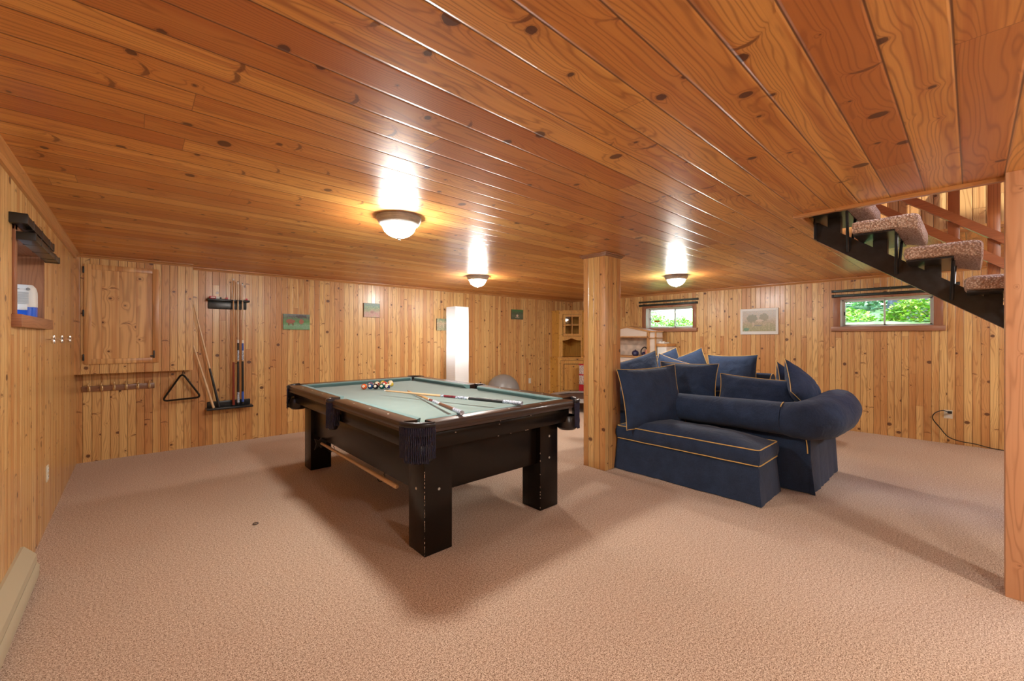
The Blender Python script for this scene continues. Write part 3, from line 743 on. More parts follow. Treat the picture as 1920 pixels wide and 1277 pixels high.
# rack triangle on a hook under the cupboard
t = thing('rack_triangle', 'black plastic billiard triangle hanging under the wall cupboard', 'triangle', (.39, 6.11, .75))
bm = new(); ap = (.395, .895); bl = (.215, .588); br = (.572, .600); V = [Vector(ap), Vector(bl), Vector(br)]
def round_tri(V, r):
    out = []
    for i in range(3):
        p, a, b = V[i], V[i - 1], V[(i + 1) % 3]; da = (a - p).normalized(); db = (b - p).normalized()
        s, e = p + da * r, p + db * r
        for k in range(7):
            f = k / 6; out.append((1 - f) ** 2 * s + 2 * f * (1 - f) * p + f * f * e)
    return out
o_ = round_tri(V, .055)
tube(bm, [(p.x, 6.105, p.y) for p in o_], .0115, 8, closed=True, sq=(0.9, 2.3)); obj('frame', bm, M['black'], t)
bm = new(); tube(bm, spline([(.405, 6.10, .935), (.398, 6.10, .90), (.395, 6.10, .868), (.388, 6.085, .872)], 5), .003, 8)
tag(obj('ceiling_hook', bm, M['black']), 'small black hook screwed under the wall cupboard', 'hook')

# ------------------------------------------------------------------ cues
def cue(label, tip, butt, segs, rt=.0065, rb=.0145, group=None, cat='cue'):
    a, b = Vector(tip), Vector(butt)
    t = thing('pool_cue', label, cat, tuple(b), group)
    for name, f0, f1, mat in segs:
        bm = new(); n = 4; pts = [a.lerp(b, f0 + (f1 - f0) * k / n) for k in range(n + 1)]
        rr = [rt + (rb - rt) * (f0 + (f1 - f0) * k / n) ** 1.05 for k in range(n + 1)]
        tube(bm, pts, rr, 12); obj(name, bm, M[mat], t)
    return t
G = 'pool cues standing in the wall rack'
TIP = [('tip', 0, .006, 'slot'), ('ferrule', .006, .02, 'white')]
cue('plain maple cue with mahogany butt, standing leftmost of the three upright cues', (.893, 6.12, 2.03), (.893, 6.115, .47), TIP[:0] + [('ferrule', 0, .014, 'white'), ('shaft', .014, .60, 'shaft2'), ('forearm', .60, .66, 'shaft2'), ('butt', .66, 1, 'mahog')], group=G)
cue('cue with black sleeve and grey inlay, middle of the three upright cues', (.940, 6.12, 2.0), (.942, 6.115, .475), TIP + [('shaft', .02, .475, 'shaft'), ('joint', .475, .50, 'white'), ('forearm', .50, .56, 'black'), ('inlay', .56, .64, 'inlay'), ('ring', .64, .65, 'chrome'), ('wrap', .65, .90, 'black'), ('sleeve', .90, .985, 'inlay'), ('bumper', .985, 1, 'black')], group=G)
cue('cue with bright blue sleeve, rightmost of the three upright cues', (.988, 6.12, 1.985), (.990, 6.115, .48), TIP + [('shaft', .02, .475, 'shaft'), ('joint', .475, .50, 'white'), ('forearm', .50, .56, 'bluebutt'), ('inlay', .56, .64, 'inlay'), ('ring', .64, .65, 'chrome'), ('wrap', .65, .90, 'black'), ('sleeve', .90, .985, 'bluebutt'), ('bumper', .985, 1, 'black')], group=G)
cue('black-butted cue leaning left against the cupboard from the wall rack', (.502, 6.14, 1.70), (.745, 6.09, .466), [('shaft', 0, .62, 'shaft'), ('wrap', .62, .93, 'black'), ('sleeve', .93, 1, 'black')], group=G)
cue('short plain wooden cue leaning left against the cupboard', (.500, 6.14, 1.21), (.690, 6.09, .460), [('shaft', 0, 1, 'shaft')], rt=.008, rb=.014, group=G)

# rack: base and top shelf
t = thing('cue_rack', 'black wooden wall cue rack, a shelf above and a tray below', 'cue rack', (.85, YB, .45))
bm = new(); box(bm, .635, 1.085, YB - .022, YB, .45, .525, .012); obj('tray_backplate', bm, M['blackmetal'], t)
bm = new(); box(bm, .62, 1.095, YB - .155, YB - .022, .435, .458, .006); obj('tray', bm, M['blackmetal'], t)
bm = new(); box(bm, .645, 1.045, YB - .020, YB, 1.655, 1.748, .012); obj('backplate', bm, simple('black_stained_grain', (0.03, 0.035, 0.035), 0.3, var=0.8, vscale=14), t)
bm = new(); box(bm, .63, .87, YB - .115, YB, 1.748, 1.772, .006)
box(bm, .87, 1.07, YB - .085, YB, 1.748, 1.772, .006)
for hx in (.893, .940, .988):
    tube(bm, [(hx + .021 * math.cos(a), YB - .09 + .021 * math.sin(a) * 1.0, 1.76) for a in [k * PI / 8 for k in range(17)]], .004, 6)
obj('shelf', bm, M['blackmetal'], t)
def small_box(name, label, x0, x1, y0, y1, z0, z1, m, cat, group=None, m2=None, x2=None):
    t = thing(name, label, cat, ((x0 + x1) / 2, (y0 + y1) / 2, z0), group)
    bm = new(); box(bm, x0, x1, y0, y1, z0, z1, .002); obj('carton', bm, M[m], t)
    if m2: bm = new(); box(bm, x0 + .012, x1 - .008, y0 - .001, y0 + .001, z0 + .009, z1 - .009, .0003); obj('printed_band', bm, M[m2], t)
    return t
small_box('chalk_box', 'red and white box of chalk on the upper cue rack shelf', .652, .715, YB - .095, YB - .06, 1.773, 1.803, 'redp', 'box', m2='white')
small_box('paper_carton', 'white open end of the chalk box on the cue rack shelf', .716, .752, YB - .095, YB - .06, 1.773, 1.800, 'white', 'box')
for k, (hx, m, lb) in enumerate(((.765, 'steelleg', 'dark grey chalk cube beside the white box end'), (.828, 'redp', 'red chalk cube in the middle of the cue rack shelf'), (1.036, 'redp', 'red chalk cube at the right end of the cue rack shelf'))):
    t = thing('chalk_cube', lb, 'chalk', (hx, YB - .06, 1.773), 'chalk cubes on the rack'); bm = new(); box(bm, hx - .011, hx + .011, YB - .071, YB - .049, 1.773, 1.795, .002); obj('cube', bm, M[m], t)

# ------------------------------------------------------------------ pictures
def picture(label, x0, x1, z0, z1, kind):
    t = thing('picture', label, 'picture', ((x0 + x1) / 2, YB, z0), 'small pictures on the back wall')
    bm = new(); box(bm, x0, x1, YB - .016, YB, z0, z1, .001); obj('board', bm, M['steelleg'], t)
    bm = new(); box(bm, x0 + .001, x1 - .001, YB - .018, YB - .0155, z0 + .001, z1 - .001); obj('print', bm, art('print_' + kind, kind), t)
picture('small unframed picture of brown animals grazing among green bushes', 1.463, 1.798, 1.412, 1.622, 'animals')
picture('small unframed picture of a reddish path below green woods', 2.567, 2.82, 1.612, 1.83, 'field')
picture('small pale meadow picture just left of the glowing paper lamp', 3.85, 4.19, 1.424, 1.63, 'meadow')
picture('small dark green woodland picture with a pale animal, nearest the corner cabinet', 5.59, 5.905, 1.668, 1.866, 'bird')
t = thing('framed_print', 'landscape print of trees and a farm in a white mat on the right wall', 'picture', (XR, 2.3, 1.36))
yA, yB_, zA, zB = 2.02, 2.567, 1.352, 1.768
bm = new(); box(bm, XR - .022, XR, yA, yB_, zA, zB, .002); obj('frame', bm, M['white'], t)
bm = new(); box(bm, XR - .0235, XR - .021, yA + .035, yB_ - .035, zA + .05, zB - .035); obj('print', bm, art('print_farm', 'farm'), t)

# ------------------------------------------------------------------ ceiling lamps
def lamp(label, x, y):
    t = thing('ceiling_lamp', label, 'ceiling lamp', (x, y, H), 'ceiling dome lamps')
    bm = new(); lathe(bm, [(0, 0), (.150, 0), (.152, -.008), (.148, -.014), (.150, -.018), (.143, -.028), (.144, -.032), (.136, -.042), (.137, -.046), (.128, -.056), (.116, -.060), (.112, -.052), (0, -.05)], (x, y, H), 48); obj('pan', bm, M['nickel'], t)
    bm = new(); lathe(bm, [(.112 * math.cos(a), -.055 - .088 * math.sin(a)) for a in [k * PI / 2 / 10 for k in range(11)]], (x, y, H), 40); obj('glass_dome', bm, M['dome'], t)
    bm = new(); lathe(bm, [(0, -.140), (.016, -.141), (.017, -.147), (.009, -.152), (.008, -.158), (0, -.162)], (x, y, H), 20); obj('finial', bm, M['nickel'], t)
lamp('lit domed ceiling lamp hanging over the pool table', 1.353, 2.665)
lamp('lit domed ceiling lamp near the glowing paper lamp', 3.455, 4.52)
lamp('lit domed ceiling lamp over the blue sofas', 5.42, 2.685)
for lb, q in (('added domed fill lamp, unseen behind the camera, nearest the left wall', (0.9, -1.1)), ('added domed fill lamp, unseen behind the camera, in front of the stairs', (2.5, -1.4)), ('added domed fill lamp, unseen behind the stairs', (6.0, -1.6))): lamp(lb, *q)  # unseen lamps added only to brighten the near part of the room

# paper floor lamp
t = thing('paper_floor_lamp', 'tall square white glowing paper floor lamp against the back wall', 'floor lamp', (4.10, 5.92, 0))
x0, x1 = 3.965, 4.235; ya, yb = 5.80, 6.07
def pap(u, p):
    p.x += .006 * noise.noise(Vector((0, p.y * 4, p.z * 5))); p.y += .006 * noise.noise(Vector((p.x * 4, 3, p.z * 5)))
    s = 1 + .04 * (1 - (p.z / 1.82)); p.x = 4.10 + (p.x - 4.10) * s; return p
bm = soft(new(), x0, x1, ya, yb, .03, 1.825, 14, pap); obj('paper_shade', bm, M['paper'], t)
bm = new(); box(bm, x0, x1, ya, yb, 0, .03, .004); obj('base', bm, M['black'], t)

# exercise ball
bm = sphere(new(), (5.10, 5.885, .306), .306, 64)
for v in bm.verts:
    a = math.atan2(v.co.z - .306, math.hypot(v.co.x - 5.10, v.co.y - 5.885)); k = 1 + .0022 * math.cos(a * 60)
    v.co = Vector((5.10, 5.885, .306)) + (v.co - Vector((5.10, 5.885, .306))) * k
tag(obj('exercise_ball', bm, M['ballgrey']), 'large grey exercise ball on the carpet by the back wall', 'exercise ball')

# ------------------------------------------------------------------ corner cabinet
t = thing('corner_cabinet', 'yellow pine corner cabinet with glazed upper door and open shelf', 'cabinet', (7.1, 5.9, 0))
C0 = Vector((6.80, 6.00)); C1 = Vector((7.15, 5.65)); dr = (C1 - C0).normalized(); nr = Vector((-dr.y, dr.x)) * -1   # outward normal
if nr.dot(Vector((-1, -1))) < 0: nr = -nr
LEN = (C1 - C0).length
def cp(s, n, z): q = C0 + dr * s + nr * n; return (q.x, q.y, z)
def cbox(bm, s0, s1, n0, n1, z0, z1):
    a = [bm.verts.new(cp(*q)) for q in ((s0, n0, z0), (s1, n0, z0), (s1, n1, z0), (s0, n1, z0))]; b = [bm.verts.new(cp(*q)) for q in ((s0, n0, z1), (s1, n0, z1), (s1, n1, z1), (s0, n1, z1))]
    bm.faces.new(a[::-1]); bm.faces.new(b)
    for i in range(4): bm.faces.new((a[i], a[(i + 1) % 4], b[(i + 1) % 4], b[i]))
ZT, ZC = 1.865, 0.865
bm = new()
# lower carcass (solid pentagon) and upper carcass built of panels
prism(bm, [(6.745, YB), (6.745, 5.985), (7.165, 5.565), (XR, 5.565), (XR, YB)], 0.0, ZC - .02); obj('lower_body', bm, M['cabinet'], t)
bm = new(); prism(bm, [(6.725, YB), (6.725, 5.975), (7.155, 5.545), (XR, 5.545), (XR, YB)], ZC - .02, ZC + .008); obj('counter', bm, M['cabinet'], t)
bm = new()
prism(bm, [(6.80, YB), (6.80, 6.00), (6.812, 5.995), (6.812, YB)], ZC, ZT); prism(bm, [(7.15, 5.65), (XR, 5.65), (XR, 5.662), (7.155, 5.662)], ZC, ZT)
prism(bm, [(6.812, YB), (XR, YB), (XR, YB - .012), (6.812, YB - .012)], ZC, ZT); prism(bm, [(XR - .012, 5.662), (XR, 5.662), (XR, YB - .012), (XR - .012, YB - .012)], ZC, ZT)
cbox(bm, 0, .075, -.018, 0, ZC, ZT); cbox(bm, LEN - .03, LEN, -.018, 0, ZC, ZT); cbox(bm, .075, LEN - .03, -.018, 0, ZT - .07, ZT)
cbox(bm, .075, LEN - .03, -.018, 0, 1.295, 1.325)
obj('upper_body', bm, M['cabinet'], t)
bm = new(); n = 14; s0, s1 = .075, LEN - .03
pts = [cp(s0, 0, 1.30), cp(s0, 0, 1.235)] + [cp(s0 + (s1 - s0) * k / n, 0, 1.235 + .045 * math.exp(-((k / n - .5) / .2) ** 2)) for k in range(1, n)] + [cp(s1, 0, 1.235), cp(s1, 0, 1.30)]
extr(bm, pts, (nr * -.018).to_3d()); obj('scalloped_valance', bm, M['cabinet'], t)
for z in (1.30, 1.58):
    bm = new(); prism(bm, [(6.815, YB - .015), (6.815, 6.02), (7.16, 5.67), (XR - .015, 5.67), (XR - .015, YB - .015)], z, z + .014); obj('shelf', bm, M['cabinet'], t)
bm = new(); prism(bm, [(6.785, YB), (6.785, 5.99), (7.14, 5.635), (XR, 5.635), (XR, YB)], ZT, ZT + .022); obj('cornice', bm, M['cabinet'], t)
bm = new(); a, b, c_, d_ = .085, LEN - .025, 1.33, ZT - .065; f = .05
cbox(bm, a, a + f, 0, .018, c_, d_); cbox(bm, b - f, b, 0, .018, c_, d_); cbox(bm, a + f, b - f, 0, .018, c_, c_ + f); cbox(bm, a + f, b - f, 0, .018, d_ - f, d_)
cbox(bm, (a + b) / 2 - .008, (a + b) / 2 + .008, 0, .016, c_ + f, d_ - f); cbox(bm, a + f, b - f, 0, .016, (c_ + d_) / 2 - .008, (c_ + d_) / 2 + .008)
dd = obj('glazed_door', bm, M['cabinet'], t)
bm = new(); cbox(bm, a - .005, a, .0, .0025, c_ - .005, d_ + .005); cbox(bm, b, b + .005, .0, .0025, c_ - .005, d_ + .005); cbox(bm, a, b, .0, .0025, d_, d_ + .005); cbox(bm, a, b, .0, .0025, c_ - .005, c_); obj('door_gap_shade', bm, M['slot'], dd)  # thin dark strips stand in for the shaded gap round the door
bm = new(); cbox(bm, a + f, b - f, .006, .009, c_ + f, d_ - f); obj('pane', bm, M['glass'], dd)
bm = new(); sphere(bm, cp(a + .018, .03, 1.58), .013, 12); obj('knob', bm, M['cabinet'], dd)
bm = new(); a, b, c_, d_ = .03, LEN + .015, .10, .80; f = .062; o0 = .058
cbox(bm, a, a + f, o0 - .018, o0 + .012, c_, d_); cbox(bm, b - f, b, o0 - .018, o0 + .012, c_, d_); cbox(bm, a + f, b - f, o0 - .018, o0 + .012, c_, c_ + f); cbox(bm, a + f, b - f, o0 - .018, o0 + .012, d_ - f, d_)
cbox(bm, a + f + .015, b - f - .015, o0 - .018, o0 + .008, c_ + f + .015, d_ - f - .015); cbox(bm, a + f, b - f, o0 - .018, o0 + .001, c_ + f, d_ - f)
dd = obj('panelled_door', bm, M['cabinet'], t)
bm = new(); cbox(bm, a - .005, b + .005, o0 - .0085, o0 - .006, c_ - .005, d_ + .005); cbox(bm, a + f + .004, b - f - .004, o0 + .0012, o0 + .0018, c_ + f + .004, d_ - f - .004); obj('door_gap_shade', bm, M['slot'], dd)  # dark sheets stand in for shade round the door and its raised panel
bm = new(); sphere(bm, cp(a + .03, o0 + .022, .5), .014, 12); obj('knob', bm, M['cabinet'], dd)
for v in range(1): pass

# red gumball stand
t = thing('gumball_machine', 'red and clear stacked gumball machine on a red stand by the corner cabinet', 'gumball machine', (6.85, 5.36, 0))
gx0, gx1, gy0, gy1 = 6.80, 6.98, 5.30, 5.46
bm = new(); box(bm, gx0, gx0 + .05, gy0, gy1, .02, .33, .004); box(bm, gx1 - .05, gx1, gy0, gy1, .02, .33, .004); box(bm, gx0 - .03, gx1 + .03, gy0 - .03, gy1 + .03, 0, .025, .004); obj('stand', bm, M['redp'], t)
for k, z in enumerate((.335, .545)):
    bm = new(); box(bm, gx0 + .004, gx1 - .004, gy0 + .004, gy1 - .004, z, z + .185, .004); obj('clear_bin', bm, simple('clear_bin_sweets', (0.62, 0.52, 0.50), 0.2, var=0.5, vscale=45), t)
    bm = new(); box(bm, gx0 - .004, gx1 + .004, gy0 - .004, gy1 + .004, z + .185, z + .21, .005); obj('lid', bm, M['redp'], t)

# trampoline
t = thing('mini_trampoline', 'round grey-rimmed mini trampoline on the carpet behind the pool table', 'trampoline', (6.11, 4.85, 0))
tc_ = (6.11, 4.85)
bm = new(); lathe(bm, [(0, .212), (.46, .212), (.46, .205), (0, .205)], (*tc_, 0), 48); obj('mat', bm, M['mat'], t)
bm = new(); lathe(bm, [(.445, .222), (.47, .236), (.58, .236), (.605, .225), (.61, .185), (.60, .182), (.59, .215), (.47, .222), (.445, .216)], (*tc_, 0), 64); obj('rim_pad', bm, M['greypad'], t)
for k in range(6):
    a = math.radians(-135 + 18 + 60 * k); px, py = tc_[0] + .585 * math.cos(a), tc_[1] + .585 * math.sin(a)
    bm = new(); tube(bm, [(px, py, .20), (px, py, .012)], .014, 10); obj('leg', bm, M['steelleg'], t)
    bm = new(); lathe(bm, [(0, 0), (.022, 0), (.022, .018), (.014, .024)], (px, py, 0), 12); obj('leg_foot', bm, M['black'], t)

# ------------------------------------------------------------------ columns
t = thing('support_column', 'square column clad in knotty pine boards with a small crown', 'column', (3.53, 2.54, 0))
bm = new(); box(bm, 3.400, 3.662, 2.405, 2.668, 0, H, .002); obj('boarded_shaft', bm, M['wall'], t)
bm = new()
for k, (e, z0_, z1_) in enumerate(((.012, H - .034, H - .022), (.022, H - .024, H - .010), (.034, H - .012, H))): box(bm, 3.400 - e, 3.662 + e, 2.405 - e, 2.668 + e, z0_, z1_, .003)
obj('crown', bm, M['brownrail'], t)
bm = new(); box(bm, 3.255, 3.395, -.252, -.112, 0, H, .003)
tag(obj('stair_post', bm, M['post']), 'plain square wooden post beside the stairs at the right edge', 'post')

# ------------------------------------------------------------------ staircase
t = thing('staircase', 'open black steel staircase with carpeted treads rising through the ceiling', 'staircase', (3.8, -.9, 0))
sx0, sx1 = 3.745, 3.835
def zl(y): return 2.022 + (y - .772) * .738           # underside of the stringer
ys = [.80, -1.93]
bm = new()
yb0 = -1.94
extr(bm, [(sx0, .772, zl(.772)), (sx0, .80, 2.155), (sx0, .765, 2.155), (sx0, .70, zl(.70) + .138), (sx0, yb0, zl(yb0) + .125), (sx0, yb0, max(0.0, zl(yb0)))], (sx1 - sx0, 0, 0)); obj('stringer', bm, M['blackmetal'], t)
bm = new(); box(bm, sx0 - .04, sx1 + .04, .775, .784, 2.03, 2.30, .002); obj('mounting_plate', bm, M['blackmetal'], t)
tx0, tx1 = 3.455, 4.215
for k in range(-1, 10):
    zt = 2.066 - .2045 * k; yc = .373 - .252 * k; y0_, y1_ = yc - .165, yc + .163
    if zt < .1: continue
    bm = new()
    def tr(u, p):
        # rounded slab with a drooping front nosing
        nz = max(0.0, -u.y - .35) / .65
        if u.z < 0: p.z -= .030 * nz
        e = max(abs(u.y), abs(u.x))
        r = .022
        r = .034; hz = .044 + .015 * nz; c0 = Vector(((tx0 + tx1) / 2, yc, zt - hz)); hh = Vector(((tx1 - tx0) / 2 - r, .164 - r, max(hz - r, .002)))
        q = p - c0; q = Vector([max(-hh[i], min(hh[i], q[i])) for i in range(3)]); d_ = (p - c0) - q
        if d_.length > 1e-6: p = c0 + q + d_.normalized() * r
        p.z += .004 * noise.noise(Vector((p.x * 9, p.y * 9, k)))
        return p
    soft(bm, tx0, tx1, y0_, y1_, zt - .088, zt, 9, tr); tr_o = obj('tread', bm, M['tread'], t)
    bm = new(); box(bm, tx0 + .035, tx1 - .035, y0_ + .115, y1_ - .012, zt - .094, zt - .085); box(bm, sx0 + .012, sx1 - .012, yc + .01, yc + .085, zl(yc + .1) + .05, zt - .09); obj('support_plate', bm, M['blackmetal'], tr_o)
    bm = new()
    for sx in (-1, 1):
        xx = sx0 - .006 if sx < 0 else sx1 + .006
        tube(bm, [(xx + sx * .10, yc - .045, zt - .092), (xx, yc - .035, zl(yc - .03) + .022)], .009, 8)
    obj('brace', bm, M['blackmetal'], tr_o)
# railing on the far side
t = thing('stair_railing', 'red-brown wooden stair railing sloping down behind the treads', 'railing', (4.35, -.4, 2.0))
def rz(y, top): return (2.374 if top else 2.364 - .158) + (y - .305) * .82
for top in (True, False):
    bm = new(); ya, yb = (1.1, -2.2)
    o = 0 if top else 0
    zA_, zB_ = (rz(ya, top), rz(yb, top))
    extr(bm, [(4.33, ya, zA_), (4.33, ya, zA_ - .07), (4.33, yb, zB_ - .07), (4.33, yb, zB_)], (.05, 0, 0)); obj('top_rail' if top else 'lower_rail', bm, M['redrail'], t)
for yy in (.09, -.10, -.75, -1.5):
    bm = new(); box(bm, 4.38, 4.44, yy - .03, yy + .03, rz(yy, False) - .15, rz(yy, True) + (.9 if yy > -.2 else .1), .003); obj('baluster', bm, M['redpost'], t)
for yy, zz in ((.25, 2.16),):
    pass

# ------------------------------------------------------------------ pool table
TX0, TX1, TY0, TY1, TZ = 1.112, 2.608, 2.032, 4.640, 0.832
t = thing('pool_table', 'black pool table with grey-green cloth and fringed leather pockets', 'pool table', (1.86, 3.336, 0))
RW = .105       # rail width
def rail(p0, p1, out):
    """rail from p0 to p1 along the outer edge; out = outward unit normal"""
    p0, p1, out = Vector((*p0, 0)), Vector((*p1, 0)), Vector((*out, 0))
    P = [(0, -.058), (-.006, -.045), (0, -.034), (0, -.020), (-.006, -.006), (-.020, 0), (-RW, -.004), (-RW, -.05), (-.02, -.06)]
    bm = new(); extr(bm, [p0 + out * a + Vector((0, 0, TZ + b)) for a, b in P], p1 - p0)
    r = obj('rail', bm, M['raillacquer'], t)
    L_ = (p1 - p0); e = L_.normalized()
    Q = [(-RW, -.003), (-RW, -.045), (-RW - .025, -.040), (-RW - .048, -.014), (-RW - .048, -.008), (-RW - .04, -.003)]
    a_ = [p0 + e * .005 + out * a + Vector((0, 0, TZ + b)) for a, b in Q]; b_ = [p1 - e * .005 + out * a + Vector((0, 0, TZ + b)) for a, b in Q]
    for i, (a, b) in enumerate(Q):
        k = max(0, -a - RW) * .9; a_[i] += e * k; b_[i] -= e * k
    bm = new(); va = [bm.verts.new(q) for q in a_]; vb = [bm.verts.new(q) for q in b_]; n = len(Q)
    bm.faces.new(va[::-1]); bm.faces.new(vb)
    for i in range(n): bm.faces.new((va[i], va[(i + 1) % n], vb[(i + 1) % n], vb[i]))
    obj('cushion', bm, M['cushion'], r)
    for k in (1, 2, 3):
        c = p0 + L_ * (k / 4) - out * .055
        bm = new(); lathe(bm, [(0, .0012), (.0062, .0012), (.0066, -.003)], (c.x, c.y, TZ - .002), 12); obj('sight', bm, M['sight'], r)
CR = .135; SP = .065; my = (TY0 + TY1) / 2
for xx, nx in ((TX0, -1), (TX1, 1)):
    rail((xx, TY0 + CR), (xx, my - SP), (nx, 0)); rail((xx, my + SP), (xx, TY1 - CR), (nx, 0))
rail((TX0 + CR, TY0), (TX1 - CR, TY0), (0, -1)); rail((TX0 + CR, TY1), (TX1 - CR, TY1), (0, 1))
bm = new(); box(bm, TX0 + .085, TX1 - .085, TY0 + .085, TY1 - .085, TZ - .060, TZ - .042); obj('bed_cloth', bm, M['cloth'], t)
# upper skirt
bm = new(); sx, sy = TX0 + .055, TY0 + .055; sX, sY = TX1 - .055, TY1 - .055; ch = .075
poly = [(sx + ch, sy), (sX - ch, sy), (sX, sy + ch), (sX, sY - ch), (sX - ch, sY), (sx + ch, sY), (sx, sY - ch), (sx, sy + ch)]
prism(bm, poly, .660, TZ - .055); bmesh.ops.bevel(bm, geom=[e for e in bm.edges], offset=.002, segments=1, affect='EDGES'); obj('apron', bm, M['lacquer'], t)
# lower box
bm = new(); box(bm, 1.305, 2.415, 2.225, 4.50, .348, .662, .002); obj('body_box', bm, M['lacquer'], t)
for lx in (1.27, 2.255):
    for ly in (2.178, 4.345):
        bm = new(); box(bm, lx, lx + .195, ly, ly + .195, 0, .661, .005); leg = obj('leg', bm, M['lacquer'], t)
        if ly < 3:
            for zz in (.385, .55):
                for wx, wy, ax in ((lx + .10, ly, 'y'), (lx, ly + .10, 'x')):
                    bm = new(); lathe(bm, [(0, .003), (.008, .002), (.009, 0), (0, 0)], n=14)
                    for v in bm.verts:
                        c = v.co.copy(); v.co = Vector((wx + c.x, wy - c.z, zz + c.y)) if ax == 'y' else Vector((wx - c.z, wy + c.x, zz + c.y))
                    if zz == .385 or lx > 2: obj('bolt', bm, M['nickel'], leg)
# worn white chips along the edges
bm = new()
for k in range(46):
    z = rnd.random() ** 1.5 * .6 + .01; box(bm, 1.2685, 1.2715, 2.1765, 2.1795, z, z + rnd.uniform(.004, .016))
for k in range(10): z = rnd.uniform(.02, .45); box(bm, 2.2535, 2.2565, 2.1765, 2.1795, z, z + rnd.uniform(.004, .012))
for k in range(4): x = rnd.uniform(1.4, 2.1); box(bm, x, x + rnd.uniform(.003, .012), TY0 + .0535, TY0 + .056, .659, .6625)
for k in range(4): x = rnd.uniform(1.3, 2.5); box(bm, x, x + .008, TY0 + .053, TY0 + .056, .735 + .02 * (k % 2), .739 + .02 * (k % 2))
obj('paint_chips', bm, simple('bare_wood_chips', (0.5, 0.36, 0.28), 0.8), t)

def pocket(cx, cy, a0, a1, rad, rx=1.0, ry=1.0):
    """leather pocket round an arc; fringe hangs outside"""
    n = 14; arc = [(cx + rad * rx * math.cos(a0 + (a1 - a0) * k / n), cy + rad * ry * math.sin(a0 + (a1 - a0) * k / n)) for k in range(n + 1)]
    am = (a0 + a1) / 2
    bm = new(); tube(bm, [(x, y, TZ - .014) for x, y in arc], .018, 12, sq=(1.0, 0.95)); p = obj('pocket_rim', bm, M['leather'], t)
    bm = new(); P, T, N = frames([(x, y, 0) for x, y in arc])
    ins = [(cx + (x - cx) * .88, cy + (y - cy) * .88) for x, y in arc]
    va = [[bm.verts.new((x, y, z)) for x, y in ins] for z in (TZ - .008, TZ - .08)]
    for i in range(n): bm.faces.new((va[0][i], va[0][i + 1], va[1][i + 1], va[1][i]))
    m = len(ins); bm.faces.new([bm.verts.new((x, y, TZ - .040)) for x, y in ins] + [bm.verts.new((cx + (cx - arc[n // 2][0]) * .35, cy + (cy - arc[n // 2][1]) * .35, TZ - .040))])
    obj('pocket_liner', bm, M['slot'], p)
    # fringe
    bm = new(); tot = sum(math.dist(arc[i], arc[i + 1]) for i in range(n)); cnt = int(tot / .0092)
    for j in range(cnt + 1):
        f = j / cnt * n; i = min(int(f), n - 1); g = f - i; x = arc[i][0] * (1 - g) + arc[i + 1][0] * g; y = arc[i][1] * (1 - g) + arc[i + 1][1] * g
        dx, dy = (x - cx), (y - cy); L_ = math.hypot(dx, dy) or 1; dx /= L_; dy /= L_
        mid = 1 - abs(j / cnt * 2 - 1); zb = .632 - (.022 if mid > .35 else 0) - rnd.uniform(0, .006)
        o1 = rnd.uniform(-.002, .003)
        pts = [(x + dx * (.010 + o1 * q), y + dy * (.010 + o1 * q), TZ - .026 + (zb - TZ + .026) * q) for q in (0, .14, .28, .42, .56, .7, .85, 1)]
        pts = [(a + .0012 * math.cos(q_ * 2.1 + j), b + .0012 * math.sin(q_ * 2.1 + j), c) for q_, (a, b, c) in enumerate(pts)]
        tube(bm, pts, [.0042, .0049, .0032, .0049, .0032, .0049, .0032, .0046], 6)
    obj('fringe', bm, M['fringe'], p)
    bm = new(); rr = rad * .62
    bx_, by_ = cx + (arc[n // 2][0] - cx) * .38, cy + (arc[n // 2][1] - cy) * .38
    lathe(bm, [(0, .590), (rr * .75, .592), (rr, .61), (rr * 1.05, .655), (rr * .8, .70)], (bx_, by_, 0), 20); obj('pouch', bm, M['leather'], p)
ins = .002
pocket(TX0 + CR, TY0 + CR, PI, 1.5 * PI, CR - ins); pocket(TX1 - CR, TY0 + CR, 1.5 * PI, 2 * PI, CR - ins)
pocket(TX1 - CR, TY1 - CR, 0, .5 * PI, CR - ins); pocket(TX0 + CR, TY1 - CR, .5 * PI, PI, CR - ins)
pocket(TX0 + .045, my, PI * .5, PI * 1.5, SP, .85, 1.0); pocket(TX1 - .045, my, -PI * .5, PI * .5, SP, .85, 1.0)

# bridge stick hanging under the table on two wire hooks
STX, STZ = 1.30, .305
t = thing('bridge_stick', 'long wooden bridge stick hanging under the pool table', 'cue', (STX, 3.4, .3), None)
bm = new(); tube(bm, [(STX, 4.12, STZ), (STX, 2.60, STZ)], [.012, .017], 12); tube(bm, [(STX, 2.60, STZ), (STX, 2.586, STZ)], [.017, .011], 12); obj('stick', bm, M['shaft'], t)
bm = new(); P_ = [(STX + a, 4.125, STZ + b) for a, b in ((-.06, -.05), (-.045, 0), (-.06, .05), (-.02, .03), (0, .055), (.02, .03), (.06, .05), (.045, 0), (.06, -.05), (.02, -.02), (0, -.045), (-.02, -.02))]
extr(bm, P_, (0, .008, 0)); obj('bridge_head', bm, M['blackmetal'], t, label='black metal bridge head')
for yy in (3.86, 2.83):
    bm = new(); c = spline([(STX + .03, yy, .349), (STX + .036, yy, .335)] + [(STX + .028 * math.cos(a), yy, STZ + .002 + .028 * math.sin(a)) for a in [PI * .25 - k * PI * 1.2 / 6 for k in range(7)]] , 3)
    tube(bm, c, .0028, 6)
    tag(obj('wire_hook', bm, M['black']), 'black wire hook under the pool table, %s end of the hanging stick' % ('far' if yy > 3.5 else 'near'), 'hook', 'hooks holding the hanging stick')

